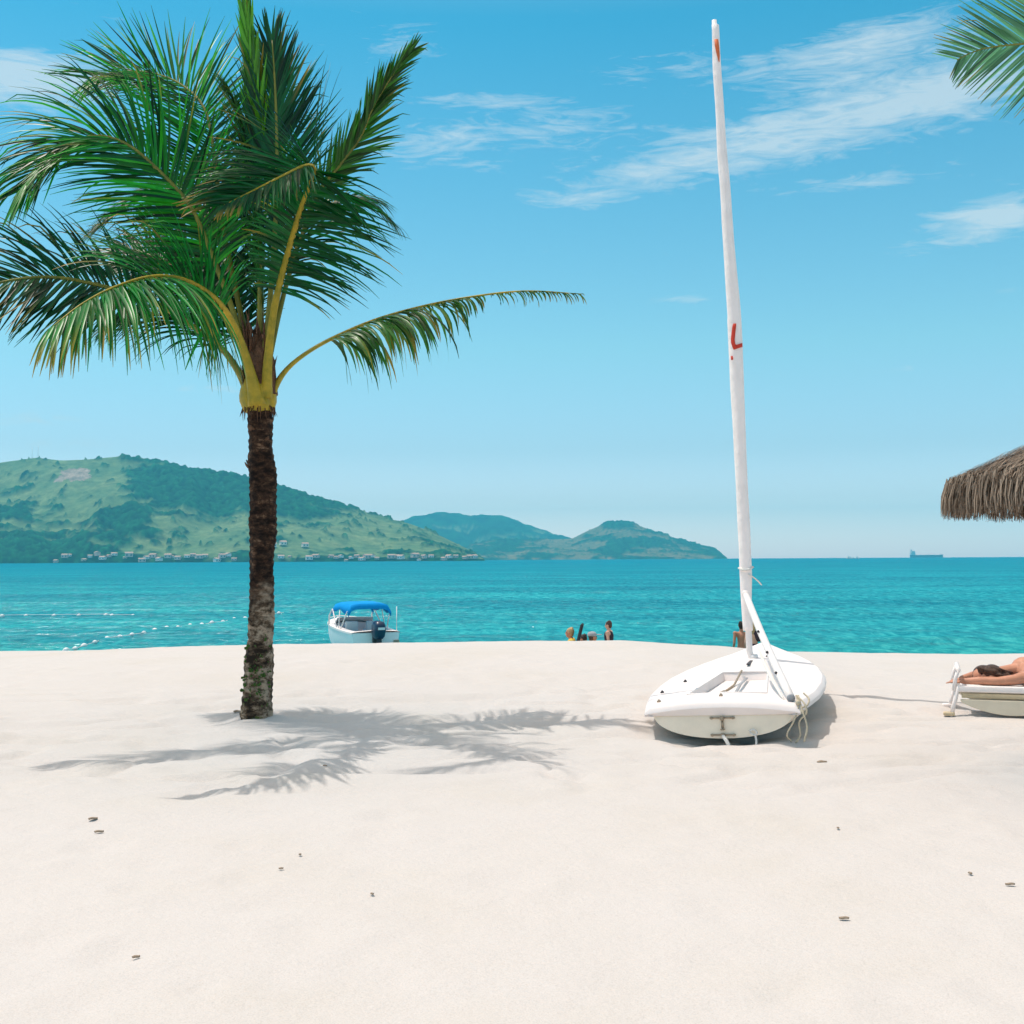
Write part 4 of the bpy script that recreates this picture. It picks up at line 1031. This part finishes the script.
r, p, d = seat_on_sand(592.8, 632.3, R(-75), 'seated bather in a yellow shirt and grey cap, right of a dark head', M['skin_tan'], M['hair_brown'], [('shirt', M['yellow_cloth'], TORSO(.13) + [(['shl', ('shl', 'ell', .6)], [.075, .06]), (['shr', ('shr', 'elr', .6)], [.075, .06]), (['shl', 'chest', 'shr'], [.085, .12, .085])])])
mb = MB(); mb.ball((0, -.02, .85), (.102, .112, .075), 14, 8); mb.ball((0, .13, .845), (.075, .10, .010), 12, 6); mb.build('cap', M['grey_cloth'], r)
# reclining figure on a black beach chair
r, p, d = seat_on_sand(569.5, 627.8, R(84), 'bather in yellow with fair hair leaning back in a black beach chair', M['skin_tan'], M['hair_blonde'], [('shirt', M['yellow_cloth'], TORSO(.13) + [(['shl', 'chest', 'shr'], [.085, .12, .085])])], H=1.6)
ch = empty('beach_chair', r.location, 'black sling beach chair with a fair-haired bather in yellow, seen over the crest', 'chair', rz=R(84))
MB().box((0, -.17, .46), (.5, .06, .96), Euler((R(14), 0, 0)).to_matrix()).build('backrest', M['black_cloth'], ch, bevel=.01)
MB().box((0, .06, .0), (.5, .52, .03)).build('seat', M['black_cloth'], ch, bevel=.01)
for sd in (-1, 1):
    MB().tube([(sd * .26, -.29, .94), (sd * .26, -.06, -.02), (sd * .26, .04, -.2)], .016, 6).build('frame', M['black_cloth'], ch)
    MB().tube([(sd * .26, .30, .02), (sd * .26, -.2, -.22)], .014, 6).build('leg', M['alloy'], ch)

# ---------------------------------------------------------------- lounger + sunbather
def lounger():
    g = ground(950, 716); d = g.y
    x0 = g.x + .045; z0 = g.z
    root = empty('sun_lounger', (x0, d, z0), 'white plastic sun lounger with cream apron, a sunbather lying on it', 'sun lounger', rz=R(-19))
    H = .25; Wd = .66; Ln = 1.95
    # local x along the length, y across (away from the viewer)
    for y in (0, Wd):
        MB().box((Ln / 2 + .02, y, H), (Ln, .045, .06)).build('side_rail', M['plastic'], root, bevel=.012)
    for k in range(25):
        MB().box((.09 + k * .077, Wd / 2, H - .012), (.052, Wd - .02, .022)).build('slat', M['plastic'], root, bevel=.004)
    # yellowed comb strip under the near rail
    for y in (.012, Wd - .012):
        mb = MB(); mb.box((Ln / 2, y, H - .062), (Ln - .12, .03, .045))
        mb.build('lower_rail', M['plastic_old'], root, bevel=.006)
    # bowed aprons between the legs
    for y in (-.004, Wd + .004):
        for xa, xb in ((.05, .92), (1.02, 1.9)):
            n = 24; top = []; bot = []
            for k in range(n + 1):
                t = k / n; x = xa + (xb - xa) * t
                top.append((x, H - .095)); bot.append((x, H - .115 - .115 * math.sin(math.pi * t) ** .8))
            ol = bot + top[::-1]
            Mx = Matrix.Translation((0, y, 0)) @ Matrix.Rotation(R(90), 4, 'X')
            MB().prism(ol, -.02, .02, Mx).build('apron', M['plastic_cream'], root, smooth=False, bevel=.006)
    for x in (.0, Ln):
        for y in (.0, Wd):
            sx = -1 if x == 0 else 1
            mb = MB(); mb.tube([(x + .03 * -sx, y, H + .02), (x, y, H * .5), (x + .035 * sx, y, .0)], [.028, .028, .030], 10, flat=.7)
            mb.build('leg', M['plastic'], root)
            MB().box((x + .05 * sx, y, .02), (.10, .07, .035)).build('foot', M['plastic_old'] if y == 0 else M['plastic'], root, bevel=.012)
    # raised end frame at the head end
    for y in (.0, Wd):
        MB().tube([(-.005, y, H - .02), (.01, y, H + .09), (.035, y, H + .165)], [.026, .025, .022], 10, flat=.7).build('arm_post', M['plastic'], root)
    MB().tube([(.035, -.02, H + .165), (.035, Wd + .02, H + .165)], .022, 10).build('head_bar', M['plastic'], root)
    # towel under the arm
    mb = MB(); rows = []
    for i in range(30):
        rows.append([(.10 + i * .06, .03 + j * .055, H + .012 + .006 * noise.noise(Vector((i * .6, j * .6, 1)))) for j in range(12)])
    tw = mb.grid(rows).build('towel', M['towel']); tw.modifiers.new('s', 'SOLIDIFY').thickness = .012
    tw.location = root.location; tw.rotation_euler = root.rotation_euler
    tag(tw, 'white towel spread on the sun lounger under the sunbather', 'towel')
    # sunbather lying face down, head towards the left end
    pr = empty('person', root.location, 'sunbather lying face down on the lounger with dark brown hair and arms folded ahead', 'person', rz=R(-19))
    pr.location = root.location + Vector((-.085, .03, 0))
    zt = H + .025; mb = MB()
    hc = Vector((.37, .17, zt + .08))
    limb(mb, [(1.42, .33, zt + .12), (1.12, .33, zt + .105), (.84, .33, zt + .13), (.70, .32, zt + .13)], [.135, .115, .145, .12], 18)   # trunk, hips to chest
    mb.ball((1.42, .26, zt + .16), (.13, .10, .11)); mb.ball((1.42, .40, zt + .16), (.13, .10, .11))
    for sd in (-1, 1):
        y = .33 + sd * .085
        limb(mb, [(1.42, y, zt + .10), (1.66, y + sd * .02, zt + .09), (1.88, y + sd * .03, zt + .065)], [.10, .082, .058], 14)
        limb(mb, [(1.88, y + sd * .03, zt + .062), (2.05, y + sd * .03, zt + .065), (2.28, y + sd * .02, zt + .05)], [.056, .058, .034], 12)
        limb(mb, [(2.28, y + sd * .02, zt + .045), (2.42, y + sd * .03, zt + .03)], [.036, .024], 10)
    # shoulders
    limb(mb, [(.72, .13, zt + .10), (.74, .32, zt + .13), (.72, .53, zt + .10)], [.072, .12, .072], 14)
    # near arm bent forward along the rail, far arm reaching to the head bar
    limb(mb, [(.72, .13, zt + .09), (.60, .06, zt + .06), (.46, .04, zt + .045)], [.060, .048, .040], 12)
    limb(mb, [(.46, .04, zt + .045), (.30, .05, zt + .045), (.17, .07, zt + .035)], [.040, .038, .027], 12)
    hand(mb, (.17, .07, zt + .03), (-1, .25, -.05), (0, 0, -1), 1.0, .18, 1)
    limb(mb, [(.72, .53, zt + .09), (.55, .54, zt + .09), (.40, .50, zt + .075)], [.060, .048, .040], 12)
    limb(mb, [(.40, .50, zt + .07), (.26, .40, zt + .06), (.16, .28, zt + .04)], [.040, .037, .027], 12)
    hand(mb, (.16, .28, zt + .035), (-.6, -.8, -.05), (0, 0, -1), 1.0, .18, -1)
    # neck + head turned towards the camera
    limb(mb, [(.68, .30, zt + .13), (.56, .25, zt + .12), hc], [.075, .058, .06], 12)
    hd = Vector((-.35, -.90, -.1)).normalized(); upv = Vector((-1, .3, .15)); side = hd.cross(upv).normalized(); up = side.cross(hd); Rm = Matrix((side, hd, up)).transposed()
    mb.ball(hc + up * .02, (.076, .094, .10), 16, 12, Rm); mb.ball(hc - up * .055 + hd * .03, (.052, .06, .055), 14, 10, Rm)
    limb(mb, [hc + hd * .08 + up * .02, hc + hd * .105 - up * .02], [.010, .014], 8)
    for sd in (-1, 1): mb.ball(hc + side * sd * .077, (.012, .02, .03), 8, 6, Rm)
    remeshed(mb, 'body', M['skin_sun'], .0065, pr, 6)
    for sd in (-1, 1): MB().ball(hc + hd * .083 + side * sd * .03 + up * .016, .010, 8, 6).build('eye', M['black_cloth'], pr)
    MB().ball(hc + hd * .086 - up * .05, (.022, .008, .006), 10, 6, Rm).build('mouth', M['red'], pr)
    hb_ = MB(); hb_.ball(hc + up * .035 - hd * .028, (.088, .098, .095), 16, 12, Rm)
    hb_.ball(hc + Vector((.05, .03, .03)), (.085, .09, .075), 14, 10)
    for k in range(70):
        a = rnd(-1.4, 1.4); st_ = hc + Vector((rnd(-.07, .06), rnd(-.09, .06), rnd(.02, .085)))
        limb(hb_, [st_, st_ + Vector((.07, rnd(-.04, .04), -.01)), st_ + Vector((.15 + rnd(0, .05), rnd(-.03, .08), -.03 - rnd(0, .03)))], [.018, .014, .006], 6)
    remeshed(hb_, 'hair', M['hair_brown'], .007, pr, 1)
    cb = MB()
    limb(cb, [(1.34, .33, zt + .125), (1.46, .33, zt + .13)], [.142, .142], 18); cb.ball((1.44, .26, zt + .16), (.125, .105, .117)); cb.ball((1.44, .40, zt + .16), (.125, .105, .117))
    remeshed(cb, 'swim_bottom', M['dark_swim'], .008, pr, 4)
    cb = MB(); cb.tube([(.93, .33 + .153 * math.cos(a), zt + .125 + .150 * math.sin(a)) for a in np.linspace(-.3, math.pi + .3, 20)], .016, 6, flat=.35); cb.build('swim_strap', M['dark_swim'], pr)
lounger()

# ---------------------------------------------------------------- thatched parasol
def parasol():
    d = 8.0; cx = 4.22; zb = 1.77; Rr = 1.22
    g = float(gz(cx, d))
    root = empty('thatched_parasol', (0, 0, 0), 'round grey-brown thatched beach parasol with a shaggy rim at the right edge', 'parasol')
    mb = MB(); mb.tube([(cx, d, g - .4), (cx, d, 1.4), (cx, d, 2.40)], [.075, .07, .06], 14); mb.build('pole', M['fibre'], root)
    fr = MB()
    for k in range(10):
        a = k * .628; fr.tube([(cx, d, 2.38), (cx + 1.1 * math.cos(a), d + 1.1 * math.sin(a), 1.98)], .02, 6)
    fr.build('rib', M['fibre'], root)
    def top(r): return 2.50 - .48 * (r / Rr) ** 1.2       # roof surface
    rows = []
    for i in range(14):
        r = max(.02, Rr * .97 * i / 13); rows.append([(cx + r * math.cos(a), d + r * math.sin(a), top(r) - .07) for a in np.linspace(0, 2 * math.pi, 48, endpoint=False)])
    core = MB().grid(rows, closed=True, col=(.10, .075, .055)); 
    th = core
    def straw(p, q1, q2, w, c):
        t = (q1 - p); s = t.cross(Vector((0, 0, 1)));
        if s.length < 1e-4: s = Vector((1, 0, 0))
        s = s.normalized() * w
        b = len(th.v); vs = [p - s, p + s, q1 + s * .8, q1 - s * .8, q2 + s * .3, q2 - s * .3]
        th.v += [tuple(v) for v in vs]; th.c += [c] * 6; th.f += [(b, b + 1, b + 2, b + 3), (b + 3, b + 2, b + 4, b + 5)]
    for layer in range(12):
        r0 = Rr * (layer + .2) / 12; cnt = int(260 + 1100 * r0 / Rr)
        for k in range(cnt):
            a = rnd(0, 6.283); r = r0 + rnd(-.05, .05); r = max(.02, r); da = rnd(-.12, .12) * min(1, .3 / max(r, .1))
            rr = r + rnd(.14, .24); rr2 = rr + rnd(.05, .12)
            v = rnd(.5, 1.25); c = (.30 * v, .235 * v, .18 * v) if random.random() < .75 else (.13 * v, .09 * v, .065 * v)
            lift = rnd(-.01, .035)
            p = Vector((cx + r * math.cos(a), d + r * math.sin(a), top(r) - .02 + lift * .3))
            q1 = Vector((cx + rr * math.cos(a + da), d + rr * math.sin(a + da), top(rr) + lift)); q2 = Vector((cx + rr2 * math.cos(a + da * 1.4), d + rr2 * math.sin(a + da * 1.4), top(rr2) + lift - .015))
            if rr2 > Rr:
                q2 = Vector((cx + (Rr + .03) * math.cos(a + da), d + (Rr + .03) * math.sin(a + da), top(Rr) - rnd(.02, .1)))
                if rr > Rr: q1 = Vector((cx + Rr * math.cos(a + da), d + Rr * math.sin(a + da), top(Rr) + lift))
            straw(p, q1, q2, rnd(.0025, .006), c)
    for k in range(6500):                                   # the hanging rim
        a = rnd(0, 6.283); r = Rr + rnd(-.14, .03); z = top(min(r, Rr)) + rnd(-.05, .02); v = rnd(.45, 1.25)
        cl_ = .5 + .5 * noise.noise(Vector((math.cos(a) * 7, math.sin(a) * 7, 0)))
        c = (.30 * v, .235 * v, .18 * v) if random.random() < .7 else (.12 * v, .085 * v, .06 * v)
        ln = (z - zb) * rnd(.75, 1.0) + .05 * cl_ - .02
        da = rnd(-.03, .03); p = Vector((cx + r * math.cos(a), d + r * math.sin(a), z)); rr = r + rnd(.0, .045)
        straw(p, Vector((cx + rr * math.cos(a + da), d + rr * math.sin(a + da), z - ln * .55)), Vector((cx + (rr + .01) * math.cos(a + da * 2), d + (rr + .01) * math.sin(a + da * 2), z - ln)), rnd(.0025, .006), c)
    th.build('thatch', M['thatch'], root, smooth=False, colors=True)
parasol()

# ---------------------------------------------------------------- litter on the sand
bpy.context.view_layer.update()
def sand_z(x, y):
    ok, loc, n, k = bpy.data.objects['sand'].ray_cast(Vector((x, y, 5)), Vector((0, 0, -1)))
    return loc.z if ok else float(gz(x, y))
for i, (px, py, ln, lab) in enumerate([
    (93, 820, .10, 'larger of the two brown leaf scraps on the sand at the left, upper one'), (99, 833, .09, 'brown leaf scrap just below the larger scrap on the left sand'),
    (136, 958, .05, 'dark round seed lying alone on the near sand at the lower left'), (300, 855, .05, 'small brown scrap on the open sand below the palm shadow'),
    (372, 896, .045, 'dark speck on the sand below and right of the palm shadow'), (281, 870, .035, 'tiny brown scrap left of the small scrap below the palm shadow'),
    (822, 763, .16, 'dry leaf lying on the sand right of and in front of the dinghy'), (838, 830, .05, 'small brown scrap on the sand below the dinghy shadow'),
    (844, 921, .07, 'brown leaf scrap on the near sand at the right'), (970, 875, .06, 'small brown scrap on the sand near the right edge, upper'),
    (1010, 886, .07, 'dry scrap on the sand near the right edge, lower'), (237, 717, .22, 'thin dry leaf lying in the sand at the left foot of the palm trunk'),
    (325, 769, .05, 'dark scrap lying in the middle of the palm shadow')]):
    p = ground(px, py); mb = MB(); ln *= .55
    a = rnd(0, 3.14) if ln < .2 else .1; dx = Vector((math.cos(a), math.sin(a) * .9, 0)); wv = Vector((-dx.y, dx.x, 0)) * .5
    rows = []
    for k in range(7):
        t = k / 6; w = math.sin(math.pi * min(max(t, .04), .97)); c = dx * (t - .5) * ln + Vector((0, 0, .004 + .10 * ln + .05 * ln * math.sin(t * 5)))
        rows.append([c - wv * w * ln * .5 - Vector((0, 0, .10 * ln)), c, c + wv * w * ln * .5 - Vector((0, 0, .07 * ln))])
    o = mb.grid(rows).build('leaf_scrap', M['dryleaf']); o.location = (p.x, p.y, sand_z(p.x, p.y) + .002); o.modifiers.new('s', 'SOLIDIFY').thickness = .006
    tag(o, lab, 'leaf scrap', 'scraps lying on the sand')

# ---------------------------------------------------------------- haze
HZ = 1.5e-4
hz = MB().box((0, 3960, 166), (24000, 8200, 343)).build('haze', None, smooth=False); tag(hz, kind='stuff')
m = bpy.data.materials.new('haze_air'); m.use_nodes = True; nt = m.node_tree
for n in list(nt.nodes):
    if n.type == 'BSDF_PRINCIPLED': nt.nodes.remove(n)
pv = node(nt, 'ShaderNodeVolumePrincipled'); pv.inputs['Color'].default_value = (.13, .76, 1.0, 1); pv.inputs['Density'].default_value = HZ
nt.links.new(pv.outputs[0], nt.nodes['Material Output'].inputs['Volume']); hz.data.materials.append(m)

# ---------------------------------------------------------------- sun, sky, camera
sd = Vector((-.34, .11, 1)).normalized()
el = math.asin(sd.z); az = math.atan2(sd.x, sd.y)
sl = bpy.data.lights.new('sun', 'SUN'); sl.energy = 2.0; sl.angle = R(.53); sl.color = (1, .94, .87)
so = bpy.data.objects.new('sun', sl); COL.objects.link(so); so.rotation_euler = sd.to_track_quat('Z', 'Y').to_euler(); so.location = (-3, 1, 12)

w = bpy.data.worlds.new('World'); S.world = w; w.use_nodes = True; nt = w.node_tree; L = nt.links
bg = nt.nodes['Background']
sky = node(nt, 'ShaderNodeTexSky', sky_type='NISHITA'); sky.sun_disc = False; sky.sun_elevation = el; sky.sun_rotation = az; sky.altitude = 0; sky.air_density = 1.0; sky.dust_density = .6; sky.ozone_density = 2.0
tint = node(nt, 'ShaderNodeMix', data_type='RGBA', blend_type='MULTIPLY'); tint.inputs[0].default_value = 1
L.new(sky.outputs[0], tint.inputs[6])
# thin cirrus: streaked noise gathered in patches of the sky (azimuth / elevation)
tc = node(nt, 'ShaderNodeTexCoord'); sp = node(nt, 'ShaderNodeSeparateXYZ'); L.new(tc.outputs['Generated'], sp.inputs[0])
def mth(op, a, b=None, c=None):
    n = node(nt, 'ShaderNodeMath', operation=op)
    for i, v in enumerate((a, b, c)):
        if v is None: continue
        if isinstance(v, (int, float)): n.inputs[i].default_value = v
        else: L.new(v, n.inputs[i])
    return n.outputs[0]
AZ = mth('ARCTAN2', sp.outputs[0], sp.outputs[1]); EL = mth('ARCSINE', sp.outputs[2])
tr = ramp(nt, [(0, (1.6, 1.38, 1.66)), (.016 / 1.6, (1.4, 1.25, 1.45)), (.05 / 1.6, (.92, .87, .98)), (.09 / 1.6, (.64, .71, .75)), (.174 / 1.6, (.54, .79, .71)), (.43 / 1.6, (.15, .717, .72)), (.72 / 1.6, (1.65, 1.45, 1.0)), (1, (4.6, 2.6, 1.2))])  # overhead stops brightened and warmed beyond the sky's own, to fill the shade
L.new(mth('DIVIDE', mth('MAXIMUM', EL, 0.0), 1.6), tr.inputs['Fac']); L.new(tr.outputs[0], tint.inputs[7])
cv = node(nt, 'ShaderNodeCombineXYZ'); L.new(AZ, cv.inputs[0]); L.new(EL, cv.inputs[1])
def streak(scale, rot, sx, sy, det, dist, off):
    mp = node(nt, 'ShaderNodeMapping'); mp.inputs['Rotation'].default_value = (0, 0, rot); mp.inputs['Scale'].default_value = (sx, sy, 1); mp.inputs['Location'].default_value = (off, off * .7, 0)
    L.new(cv.outputs[0], mp.inputs['Vector'])
    n = node(nt, 'ShaderNodeTexNoise', Scale=scale, Detail=det, Roughness=.62, Distortion=dist); L.new(mp.outputs[0], n.inputs['Vector']); return n.outputs['Fac']
n1 = streak(8, R(-13), 1, 4.6, 10, 1.2, 3.1); n2 = streak(20, R(-22), 1, 5.5, 9, 1.8, 7.7)
tex = mth('MULTIPLY_ADD', n2, .62, mth('MULTIPLY', n1, .48))
mask = None
for px, py, sx, sy, a in [(580, 197, 55, 11, .26), (655, 168, 75, 17, .27), (740, 145, 85, 22, .28), (830, 120, 95, 26, .29), (925, 92, 85, 28, .31), (1000, 70, 60, 26, .25), (750, 66, 70, 18, .20), (850, 55, 70, 22, .20), (905, 28, 80, 20, .26), (660, 55, 60, 14, .18), (490, 94, 75, 9, .27), (440, 140, 70, 26, .23), (560, 120, 80, 20, .22), (410, 40, 40, 20, .2), (985, 220, 70, 15, .32), (1010, 205, 40, 14, .20), (940, 243, 45, 8, .22), (850, 181, 80, 9, .24), (15, 68, 80, 24, .50), (100, 62, 60, 14, .18), (690, 299, 32, 5, .24), (40, 415, 90, 10, .18), (210, 388, 60, 6, .18), (60, 440, 60, 6, .12), (1012, 290, 25, 7, .20), (895, 372, 60, 5, .12)]:
    A = math.atan((px - 512) / F); E = math.atan((559 - py) / F * math.cos(A))
    dx = mth('DIVIDE', mth('SUBTRACT', AZ, A), sx / F); dy = mth('DIVIDE', mth('SUBTRACT', EL, E), sy / F)
    g = mth('MULTIPLY', mth('POWER', 2.718, mth('MULTIPLY', mth('ADD', mth('MULTIPLY', dx, dx), mth('MULTIPLY', dy, dy)), -1.0)), a)
    mask = g if mask is None else mth('ADD', mask, g)
dens = mth('SUBTRACT', mth('ADD', tex, mask), .685)
dens = mth('MINIMUM', mth('MAXIMUM', mth('MULTIPLY', dens, 2.2), 0.0), .66)
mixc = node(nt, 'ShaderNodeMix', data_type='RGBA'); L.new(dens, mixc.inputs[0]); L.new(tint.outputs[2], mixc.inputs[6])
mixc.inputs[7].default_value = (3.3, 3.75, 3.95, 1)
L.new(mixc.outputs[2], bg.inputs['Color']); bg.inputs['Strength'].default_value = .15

cam = bpy.data.cameras.new('camera'); co = bpy.data.objects.new('camera', cam); COL.objects.link(co)
cam.sensor_width = 36; cam.lens = F / 1024 * 36; cam.clip_start = .05; cam.clip_end = 40000
co.matrix_world = Matrix.Translation(EYE) @ CR.to_4x4()
S.camera = co
S.view_settings.view_transform = 'Standard'; S.view_settings.look = 'None'; S.view_settings.gamma = 1; S.view_settings.exposure = .58
S.cycles.max_bounces = 6; S.cycles.transparent_max_bounces = 6
